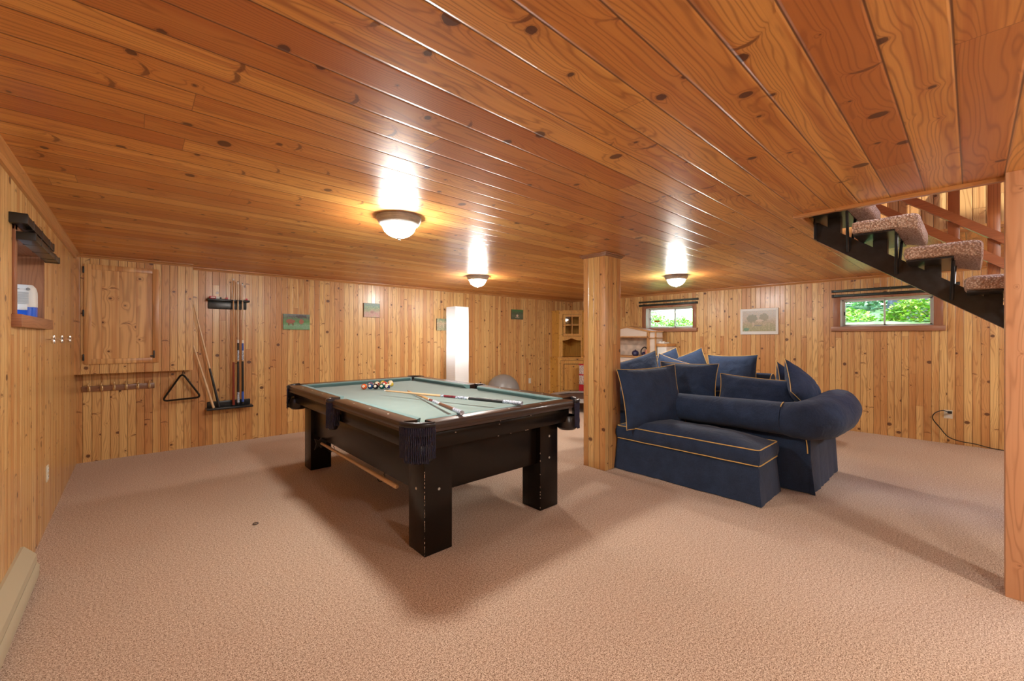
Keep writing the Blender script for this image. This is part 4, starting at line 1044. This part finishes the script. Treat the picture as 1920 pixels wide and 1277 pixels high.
# cues lying on the table
GT = 'cues crossed on the pool table'
cue('crossed cue with burgundy forearm and black wrap pointing at the balls', (1.620, 3.476, .838), (1.998, 2.105, .8475), TIP[1:] + [('shaft', .02, .47, 'shaft'), ('joint', .47, .495, 'inlay'), ('forearm', .495, .58, 'burgundy'), ('inlay', .58, .66, 'inlay'), ('ring', .66, .67, 'white'), ('wrap', .67, .89, 'black'), ('sleeve', .89, 1, 'inlay')], group=GT)
cue('crossed cue with brown wrap lying lowest on the cloth, butt at the near rail', (1.905, 3.575, .800), (1.475, 2.085, .8475), [('tip', 0, .008, 'bluebutt'), ('shaft', .008, .50, 'shaft2'), ('ring', .50, .51, 'white'), ('forearm', .51, .58, 'burgundy'), ('inlay', .58, .68, 'inlay'), ('ring', .68, .69, 'white'), ('wrap', .69, .90, 'brownbutt'), ('sleeve', .90, 1, 'inlay')], group=GT)

# balls
FWD = Vector((math.cos(HEAD), math.sin(HEAD))); RGT = Vector((math.sin(HEAD), -math.cos(HEAD)))
def ballmat(name, col, stripe):
    g = NG(name); x, y, z = g.sep(g.obj()); c = col
    if stripe: c = g.mix(g.step(g.m_('ABSOLUTE', z), .0150, .0158), col, (0.80, 0.70, 0.48))
    # number disc on the side that faces -y/-x of the ball
    d = Vector((-.62, -.74, .25)).normalized()
    dp = g.m_('ADD', g.m_('ADD', g.m_('MULTIPLY', x, d.x), g.m_('MULTIPLY', y, d.y)), g.m_('MULTIPLY', z, d.z))
    c = g.mix(g.step(dp, .0252, .0258), c, (0.82, 0.76, 0.60))
    g.set(Base_Color=c, Roughness=0.12, Coat_Weight=0.3); return g.m
R_ = .0286; zc = TZ - .042 + R_
balls = [(1, 1, -1.464, 4.12, 'orange', (0.75, 0.13, 0.03), 0, '5'), (1, 1, -1.410, 4.145, 'dark blue', (0.01, 0.05, 0.16), 0, '2'), (1, 1, -1.352, 4.13, 'black', (0.01, 0.006, 0.012), 0, '8'),
         (1, 1, -1.294, 4.14, 'dark green', (0.005, 0.09, 0.07), 0, '6'), (1, 1, -1.236, 4.12, 'navy striped', (0.01, 0.012, 0.10), 1, '10'),
         (1, 1, -1.465, 4.30, 'purple', (0.13, 0.05, 0.11), 0, '4'), (1, 1, -1.405, 4.33, 'maroon striped', (0.30, 0.05, 0.03), 1, '15'), (1, 1, -1.372, 4.42, 'yellow', (0.62, 0.42, 0.02), 0, '1'),
         (1, 1, -1.300, 4.45, 'orange striped', (0.70, 0.24, 0.02), 1, '13'), (1, 1, -1.330, 4.34, 'red', (0.5, 0.03, 0.02), 0, '3'), (1, 1, -1.262, 4.33, 'yellow striped', (0.65, 0.45, 0.03), 1, '9')]
for _, _, s, dpt, nm, col, st, num in balls:
    q = FWD * dpt + RGT * s
    b = thing('billiard_ball', nm + (' billiard ball in the loose cluster on the table'), 'ball', (q.x, q.y, zc - R_), 'billiard balls on the table')
    m = ballmat(nm.replace(' ', '_') + '_ball', col, st)
    me_bm = sphere(new(), (0, 0, 0), R_, 28)
    o = obj('ball_body', me_bm, m); o.parent = b; o.location = (0, 0, R_)
    if num in ('5', '2', '8', '6', '10'):
        cu = bpy.data.curves.new('number_text', 'FONT'); cu.body = num; cu.size = .015; cu.align_x = 'CENTER'; cu.align_y = 'CENTER'; cu.extrude = .0002
        cu.materials.append(M['black'])
        tmp = bpy.data.objects.new('tmp_text', cu); COL.objects.link(tmp); bpy.context.view_layer.update()
        nme = bpy.data.meshes.new_from_object(tmp.evaluated_get(bpy.context.evaluated_depsgraph_get())); bpy.data.objects.remove(tmp)
        if not nme.materials: nme.materials.append(M['black'])
        to = bpy.data.objects.new('number', nme); COL.objects.link(to); to.parent = o
        d = Vector((-.62, -.74, .25)).normalized(); to.location = d * (R_ + .0001)
        to.rotation_euler = d.to_track_quat('Z', 'Y').to_euler()

# ------------------------------------------------------------------ blue sofas and pillows
def wr(p, a=.006, s=7.0): return a * noise.noise(Vector((p.x * s, p.y * s, p.z * s)))
def cush_fn(puff, side=.012):
    def f(u, p):
        if u.z > 0: p.z += puff * (1 - u.x ** 4) * (1 - u.y ** 4) * u.z + wr(p, .010, 9) * (1 - abs(u.x) ** 8) * (1 - abs(u.y) ** 8)
        k = side * (1 - u.z ** 2); p.x += u.x * k; p.y += u.y * k
        return p
    return f
def skirt_fn(fl=.015, amp=.006):
    def f(u, p):
        k = (1 - u.z) / 2; p.x += math.copysign(1, u.x) * fl * k * (abs(u.x) > .99); p.y += math.copysign(1, u.y) * fl * k * (abs(u.y) > .99)
        if abs(u.x) > .99: p.x += amp * k * noise.noise(Vector((p.y * 6, p.z * 2, 1)))
        if abs(u.y) > .99: p.y += amp * k * noise.noise(Vector((p.x * 6, p.z * 2, 5)))
        return p
    return f
def pipe_rect(x0, x1, y0, y1, z, r=.0045, rc=.03):
    pts = []
    for cx, cy, a in ((x1 - rc, y1 - rc, 0), (x0 + rc, y1 - rc, 90), (x0 + rc, y0 + rc, 180), (x1 - rc, y0 + rc, 270)):
        for k in range(6): b = math.radians(a + 90 * k / 5); pts.append((cx + rc * math.cos(b), cy + rc * math.sin(b), z))
    dense = []
    for i in range(len(pts)):
        a, b = Vector(pts[i]), Vector(pts[(i + 1) % len(pts)]); n = max(1, int((b - a).length / .05))
        for k in range(n): q = a.lerp(b, k / n); q.z += .003 * noise.noise(q * 6); dense.append(q)
    return tube(new(), dense, r, 8, closed=True)

# ottoman in front
t = thing('ottoman', 'denim blue skirted ottoman with gold piping beside the column', 'ottoman', (3.85, 1.75, 0))
ox0, ox1, oy0, oy1 = 3.585, 4.03, 1.115, 2.385
bm = soft(new(), ox0, ox1, oy0, oy1, .006, .302, 16, skirt_fn(.030, .022)); obj('skirt', bm, M['denim2'], t)
bm = soft(new(), ox0 - .006, ox1, oy0 - .006, oy1, .305, .425, 18, cush_fn(.074, .012)); cu_ = obj('seat_cushion', bm, M['denim'], t)
obj('piping', pipe_rect(ox0 - .012, ox1 + .004, oy0 - .012, oy1 + .004, .306), M['piping'], cu_)
obj('piping', pipe_rect(ox0 - .010, ox1 + .002, oy0 - .010, oy1 + .002, .428), M['piping'], cu_)
bm = new(); extr(bm, [(ox0 - .014, oy0 - .006, .004), (ox0 - .006, oy0 - .004, .29), (ox0 - .004, oy0 - .022, .004)], (.004, -.004, 0)); obj('skirt_pleat', bm, M['denim'], t)

# sofa with rolled back towards the camera
t = thing('sofa', 'denim blue skirted sofa with rolled back and flared arm, back towards the room', 'sofa', (4.6, 2.0, 0))
bm = soft(new(), 4.165, 4.34, .905, 3.00, .006, .62, 16, skirt_fn(.012, .012)); obj('back', bm, M['denim2'], t)
def armf(u, p):
    k = (1 - u.z) / 2
    if abs(u.y) > .99 and u.y < 0: p.y += -.035 * k + .022 * k * noise.noise(Vector((p.x * 7, p.z, 2))) + .004 * math.sin(p.x * 60) * k
    if abs(u.x) > .99: p.x += math.copysign(.02 * k, u.x)
    return p
bm = soft(new(), 4.20, 5.06, .915, 1.10, .006, .60, 20, armf); obj('arm', bm, M['denim2'], t)
bm = soft(new(), 4.32, 5.03, 1.08, 3.00, .006, .30, 8, None); obj('seat_base', bm, M['denim2'], t)
for k in range(2):
    a = 1.12 + k * .94; bm = soft(new(), 4.34, 5.09, a, a + .93, .30, .43, 12, cush_fn(.04)); c_ = obj('seat_cushion', bm, M['denim'], t)
    obj('piping', pipe_rect(4.34, 5.095, a, a + .93, .432), M['piping'], c_)
def roll(path, rad, name, parent, ang=None, pucker=.006, sq=None, n=28):
    P = spline(path, 8); m = len(P); R = []
    k = len(rad) - 1
    for i in range(m):
        f = i / (m - 1) * k; j = min(int(f), k - 1); g = f - j; g = g * g * (3 - 2 * g); R.append(rad[j] * (1 - g) + rad[j + 1] * g)
    bm = tube(new(), P, R, n, sq=sq)
    for v in bm.verts: v.co += Vector((noise.noise(v.co * 8), noise.noise(v.co * 8 + Vector((5, 0, 0))), noise.noise(v.co * 8 + Vector((0, 9, 0))))) * pucker
    return obj(name, bm, M['denim'], parent, smooth=60)
roll([(4.135, 3.01, .60), (4.125, 2.5, .602), (4.12, 1.8, .606), (4.12, 1.085, .612)], [.13, .132, .134, .138], 'back_roll', t)
ar = roll([(4.122, 1.095, .612), (4.135, 1.00, .610), (4.20, .93, .608), (4.36, .865, .618), (4.62, .835, .635), (4.86, .84, .65), (5.00, .86, .65), (5.07, .87, .65)],
          [.137, .152, .168, .178, .182, .172, .138, .05], 'arm_roll', t)
bm = new(); tube(bm, [(4.122 + .140 * math.cos(a) * 1.0, 1.085, .612 + .140 * math.sin(a)) for a in [k * 2 * PI / 28 for k in range(7, 11)]], .004, 6); obj('piping', bm, M['piping'], t)
bm = new(); tube(bm, spline([(4.150, .930, .450), (4.147, .922, .40), (4.145, .918, .34)], 5), .0045, 8); obj('piping', bm, M['piping'], t)
bm = new(); extr(bm, [(4.150, .905, .004), (4.160, .905, .33), (4.145, .865, .004)], (.010, .0, 0)); obj('skirt_pleat', bm, M['denim'], t)

# second sofa facing it
t = thing('sofa', 'far denim blue sofa, its piped roll showing behind the pillows', 'sofa', (5.7, 2.7, 0))
bm = soft(new(), 5.96, 6.14, 1.72, 3.16, .006, .66, 8, None); obj('back', bm, M['denim2'], t)
bm = soft(new(), 5.17, 5.98, 1.72, 3.16, .006, .30, 8, None); obj('seat_base', bm, M['denim2'], t)
bm = soft(new(), 5.17, 5.97, 1.74, 3.15, .30, .43, 12, cush_fn(.04)); obj('seat_cushion', bm, M['denim'], t)
roll([(6.04, 3.17, .72), (6.04, 2.6, .722), (6.04, 1.71, .722)], [.115, .118, .12], 'back_roll', t, pucker=.003)
bm = new(); tube(bm, [(6.04 + .121 * math.cos(a), 1.71, .722 + .121 * math.sin(a)) for a in [k * 2 * PI / 32 for k in range(32)]], .005, 8, closed=True); obj('piping', bm, M['piping'], t)

def pillow(label, c, wdir, udir, Wd, Hd, T, piping=True, seed=0, mat='denim', ear=.07):
    t = thing('pillow', label, 'pillow', c, 'loose denim pillows on the sofas')
    c = Vector(c); w = Vector(wdir).normalized(); u = Vector(udir); u = (u - w * u.dot(w)).normalized(); nn = w.cross(u)
    N = 22; bm = new()
    def pt(a, b, s):
        x = Wd / 2 * a * (1 - ear * (1 - b * b)); y = Hd / 2 * b * (1 - ear * (1 - a * a))
        th = T / 2 * (max(0, 1 - abs(a) ** 2.4) ** .62) * (max(0, 1 - abs(b) ** 2.4) ** .62)
        q = Vector((a * 2.2 + seed, b * 2.2, s * 3.0)); th *= 1 + .10 * noise.noise(q * 1.1)
        e = (1 - abs(a) ** 6) * (1 - abs(b) ** 6); th += e * .008 * noise.noise(Vector((a * 5 + seed, b * 5, s)))
        y -= .02 * (1 - b) * .5 * noise.noise(Vector((a * 1.5 + seed * 3, 0, 0)))
        return c + w * x + u * y + nn * (s * th)
    g = {}
    for s in (-1, 1):
        for i in range(N + 1):
            for j in range(N + 1):
                a, b = -1 + 2 * i / N, -1 + 2 * j / N
                if s == 1 and (i in (0, N) or j in (0, N)): g[s, i, j] = g[-1, i, j]
                else: g[s, i, j] = bm.verts.new(pt(a, b, s))
        for i in range(N):
            for j in range(N): bm.faces.new((g[s, i, j], g[s, i + 1, j], g[s, i + 1, j + 1], g[s, i, j + 1]))
    ring = [g[-1, i, 0].co.copy() for i in range(N)] + [g[-1, N, j].co.copy() for j in range(N)] + [g[-1, N - i, N].co.copy() for i in range(N)] + [g[-1, 0, N - j].co.copy() for j in range(N)]
    obj('cover', bm, M[mat], t, smooth=80)
    if piping:
        R2 = [p.lerp(ring[(i + 1) % len(ring)], 0.0) + (p - c).normalized() * .002 for i, p in enumerate(ring)]
        obj('piping', tube(new(), R2, .0033, 6, closed=True), M['piping'], t)
    return t
pillow('large square pillow standing on the ottoman against the column', (3.83, 2.15, .715), (.62, -.25, .03), (.10, .20, 1), .71, .60, .20, seed=1)
pillow('pillow behind the ottoman pillow, propped on the near sofa back', (4.40, 2.06, .815), (.02, -1, .0), (.16, 0, 1), .63, .44, .20, seed=2)
pillow('long low pillow propped along the near sofa back', (4.38, 1.385, .75), (.02, -1, -.045), (.22, 0, 1), .68, .36, .17, seed=3)
pillow('pillow standing on its corner inside the flared arm of the near sofa', (4.56, 1.04, .825), (.62, -.35, -.58), (.40, .45, .85), .46, .46, .20, seed=4)
pillow('pillow leaning behind the corner-standing pillow by the flared arm', (4.74, 1.19, .80), (.75, -.25, -.55), (.45, .3, .8), .42, .42, .16, seed=5)
pillow('square pillow standing alone against the far sofa back', (5.83, 2.13, .825), (.02, -1, .03), (.12, 0, 1), .62, .50, .20, seed=6)
pillow('pale pillow with a raised corner just right of the column', (4.72, 2.84, .84), (.30, -.95, .35), (.4, .2, .85), .56, .50, .18, seed=7)
pillow('dark pillow at the left of the heap on the far sofa', (5.72, 2.98, .86), (.5, -.75, .35), (-.1, .2, 1), .46, .46, .16, seed=8)
pillow('crinkled grey-blue pillow at the front of the heap on the far sofa', (5.46, 2.76, .82), (.25, -.95, -.30), (.3, .1, 1), .52, .40, .16, seed=9)
pillow('light blue pillow with a high corner at the right of the heap', (5.80, 2.66, .86), (.3, -.9, .40), (.2, .1, 1), .48, .46, .16, seed=10)

# ------------------------------------------------------------------ toy kitchen behind the column
t = thing('play_kitchen', 'cream and beech wooden play kitchen with a gabled top against the right wall', 'play kitchen', (7.15, 4.45, 0))
kx0, kx1 = 7.02, 7.36; ky0, ky1 = 4.02, 4.92; yg = 4.47
bm = new(); box(bm, kx0, kx1, ky0, ky1, .02, .92, .004); obj('base_unit', bm, M['offwhite'], t)
bm = new(); box(bm, kx0 - .02, kx1, ky0 - .01, ky1 + .01, .92, .95, .004); obj('counter', bm, M['toywood'], t)
bm = new(); box(bm, kx1 - .015, kx1, ky0, ky1, .95, 1.33); obj('back_panel', bm, simple('printed_back_panel', (0.66, 0.55, 0.45), 0.5, var=0.18, vscale=9), t)
bm = new(); extr(bm, [(kx0 + .02, ky0, 1.32), (kx0 + .02, ky0, 1.405), (kx0 + .02, yg, 1.49), (kx0 + .02, ky1, 1.405), (kx0 + .02, ky1, 1.32)], (.015, 0, 0)); obj('gable', bm, M['offwhite'], t)
bm = new(); extr(bm, [(kx0, ky0 - .02, 1.400), (kx0, ky0 - .02, 1.430), (kx0, yg, 1.520), (kx0, ky1 + .02, 1.430), (kx0, ky1 + .02, 1.400), (kx0, yg, 1.490)], (kx1 - kx0, 0, 0)); obj('roof_board', bm, M['toywood'], t)
bm = new(); box(bm, kx0, kx1, ky0, ky1, 1.30, 1.325, .003); obj('shelf', bm, M['toywood'], t)
for yy in (ky0, ky1 - .025):
    bm = new(); box(bm, kx0, kx0 + .03, yy, yy + .025, .0, 1.40, .003); obj('upright', bm, M['toywood'], t)
for yy in (ky0 + .06, ky0 + .5):
    bm = new(); box(bm, kx0 - .012, kx0, yy, yy + .36, .1, .86, .004); d_ = obj('cupboard_door', bm, M['offwhite'], t)
    bm = new(); sphere(bm, (kx0 - .022, yy + .32, .7), .014, 10); obj('knob', bm, M['toywood'], d_)
t = thing('toy_ladder_shelf', 'narrow cream and beech toy tower standing right of the play kitchen', 'toy shelf', (7.1, 3.93, 0))
lx, ya, yb = 6.99, 3.845, 4.0
bm = new()
for yy in (ya, yb - .022): box(bm, lx, lx + .03, yy, yy + .022, 0, 1.41, .003)
obj('upright', bm, M['toywood'], t)
bm = new(); box(bm, lx, lx + .28, ya, yb, 1.40, 1.425, .003); box(bm, lx, lx + .28, ya, yb, 1.285, 1.30); box(bm, lx, lx + .28, ya, yb, 1.00, 1.016); obj('rung_shelf', bm, M['toywood'], t)
bm = new(); box(bm, lx + .03, lx + .28, ya + .02, yb - .02, 1.016, 1.40); box(bm, lx + .02, lx + .28, ya + .02, yb - .02, .02, .80); obj('panel', bm, M['offwhite'], t)
bm = new()
for k in range(4): box(bm, lx + .01, lx + .05, ya + .028 + k * .026, ya + .041 + k * .026, .80, 1.0)
obj('red_stripes', bm, M['pink'], t, label='row of thin red and white strips')
t = thing('toy_fridge', 'cream toy fridge cabinet right of the toy tower, under the far window', 'toy cabinet', (7.2, 3.74, 0))
bm = new(); box(bm, 7.03, 7.36, 3.655, 3.838, .02, 1.14, .004); obj('body', bm, M['offwhite'], t)
bm = new(); box(bm, 7.01, 7.36, 3.645, 3.84, 1.14, 1.19, .004); obj('top', bm, M['toywood'], t)
bm = new(); box(bm, 7.02, 7.031, 3.66, 3.833, .06, 1.12, .003); obj('door', bm, M['white'], t)
bm = new(); box(bm, 7.05, 7.25, 3.72, 3.83, 1.19, 1.215, .006); box(bm, 7.07, 7.11, 3.73, 3.76, 1.215, 1.235, .004); box(bm, 7.07, 7.11, 3.79, 3.82, 1.215, 1.235, .004)
tag(obj('toy_tray', bm, M['white']), 'white tray on top of the toy fridge', 'tray')
t = thing('toy_pot', 'round dark toy pot on the play kitchen counter', 'toy pot', (7.10, 4.33, .95), 'toy dishes on the play kitchen')
bm = new(); lathe(bm, [(0, 0), (.045, .0), (.066, .03), (.062, .075), (.04, .098), (.012, .105), (.012, .118), (0, .120)], (7.10, 4.33, .951), 20); obj('pot_body', bm, M['navy'], t)
t = thing('toy_kettle', 'dark toy kettle with arched handle beside the round pot', 'toy kettle', (7.10, 4.13, .95), 'toy dishes on the play kitchen')
bm = new(); lathe(bm, [(0, 0), (.05, .0), (.052, .05), (.03, .08), (0, .085)], (7.10, 4.14, .951), 20); obj('kettle_body', bm, M['navy'], t)
bm = new(); tube(bm, spline([(7.10, 4.20, .98), (7.10, 4.205, 1.06), (7.10, 4.14, 1.12), (7.10, 4.08, 1.09)], 6), .012, 8); obj('handle', bm, M['black'], t)
t = thing('toy_cup', 'pinkish toy cup at the right end of the play kitchen counter', 'toy cup', (7.08, 4.05, .95), 'toy dishes on the play kitchen')
bm = new(); lathe(bm, [(0, 0), (.035, .0), (.042, .10), (.046, .10), (.046, .118), (0, .118)], (7.06, 4.055, .951), 16); obj('cup_body', bm, M['pink'], t)

# small things on the carpet
bm = new(); c = (.62, 3.36)
tube(bm, [(.62 + .016 * math.cos(a), 3.36 + .016 * math.sin(a), .006) for a in [k * PI / 8 for k in range(16)]], .003, 6, closed=True)
tag(obj('rubber_ring', bm, M['steelleg']), 'tiny dark ring lying on the carpet left of the pool table', 'ring')

# ------------------------------------------------------------------ outside
bm = new()
N = 24
gv = [[bm.verts.new((7.62 + 22 * (i / N) ** 1.5, -9 + 26 * j / N, 1.36 + 2.6 * (i / N) ** 1.2 + .15 * noise.noise(Vector((i * .4, j * .4, 0))))) for j in range(N + 1)] for i in range(N + 1)]
for i in range(N):
    for j in range(N): bm.faces.new((gv[i][j], gv[i + 1][j], gv[i + 1][j + 1], gv[i][j + 1]))
tag(obj('lawn', bm, M['grass']), 'sunlit grassy slope outside the basement windows', 'lawn', kind='stuff')
def shrub(label, cx, cy, cz, rx, ry, rz_, n, mat, leaf=.05, name='shrub', group='shrubs outside the windows'):
    t = thing(name, label, 'shrub', (cx, cy, cz), group)
    bm = new()
    for k in range(n):
        a = rnd.uniform(0, 2 * PI); e = rnd.uniform(0, 1); r = rnd.uniform(.55, 1) ** .5
        p = Vector((cx + rx * r * math.cos(a) * math.sqrt(1 - e * e * .9), cy + ry * r * math.sin(a) * math.sqrt(1 - e * e * .9), cz + rz_ * e * rnd.uniform(.6, 1.1)))
        d = Vector((rnd.uniform(-1, 1), rnd.uniform(-1, 1), rnd.uniform(-.2, .6))).normalized(); s = d.cross(Vector((rnd.uniform(-.4, .4), rnd.uniform(-.4, .4), 1))).normalized(); l = leaf * rnd.uniform(.6, 1.3)
        f = s.cross(d) * l * .12
        v = [bm.verts.new(q) for q in (p, p + d * l * .5 + s * l * .32 + f, p + d * l, p + d * l * .5 - s * l * .32 + f)]
        bm.faces.new(v)
    fo = obj('foliage', bm, M[mat], t)
    bm = new()
    for k in range(5): tube(bm, [(cx, cy, cz), (cx + rx * .5 * rnd.uniform(-1, 1), cy + ry * .5 * rnd.uniform(-1, 1), cz + rz_ * .8)], [.012, .004], 6)
    obj('stem', bm, M['bark'], t)
shrub('yellow-green leafy shrub close outside the window behind the stairs, right half', 8.45, .35, 1.50, .40, .62, .40, 3200, 'leaf', .06)
shrub('low leafy shrub close outside the window behind the stairs, left half', 8.60, 1.55, 1.50, .35, .60, .28, 1500, 'leaf', .055)
shrub('pale green bush further up the slope behind the window behind the stairs', 10.4, 2.3, 1.75, .8, 1.5, 1.6, 4200, 'leaf2', .13)
shrub('bright leafy shrub close outside the far window, left half', 8.3, 4.75, 1.48, .3, .45, .36, 1200, 'leaf')
shrub('bright leafy shrub close outside the far window, right half', 8.35, 4.05, 1.46, .3, .30, .24, 800, 'leaf')
shrub('cool green tree crown far beyond the far window', 15.8, 9.2, 3.3, 1.8, 3.6, 2.0, 3600, 'leaf2', .2)
bm = new(); tube(bm, [(9.55, .62, 1.5), (9.55, .60, 2.1), (9.6, .62, 4.5)], [.42, .36, .30], 16)
for v in bm.verts: v.co.x += .04 * noise.noise(v.co * 5); v.co.y += .04 * noise.noise(v.co * 5 + Vector((3, 3, 3)))
tag(obj('tree_trunk', bm, M['bark']), 'thick grey tree trunk outside the window behind the stairs', 'tree trunk')
bm = new(); box(bm, 12.0, 12.3, 5.0, 10.5, 2.1, 2.62, .01)
tag(obj('garden_wall', bm, simple('pale_render', (0.80, 0.74, 0.72), 0.8)), 'pale rendered wall outside beyond the far window', 'wall')
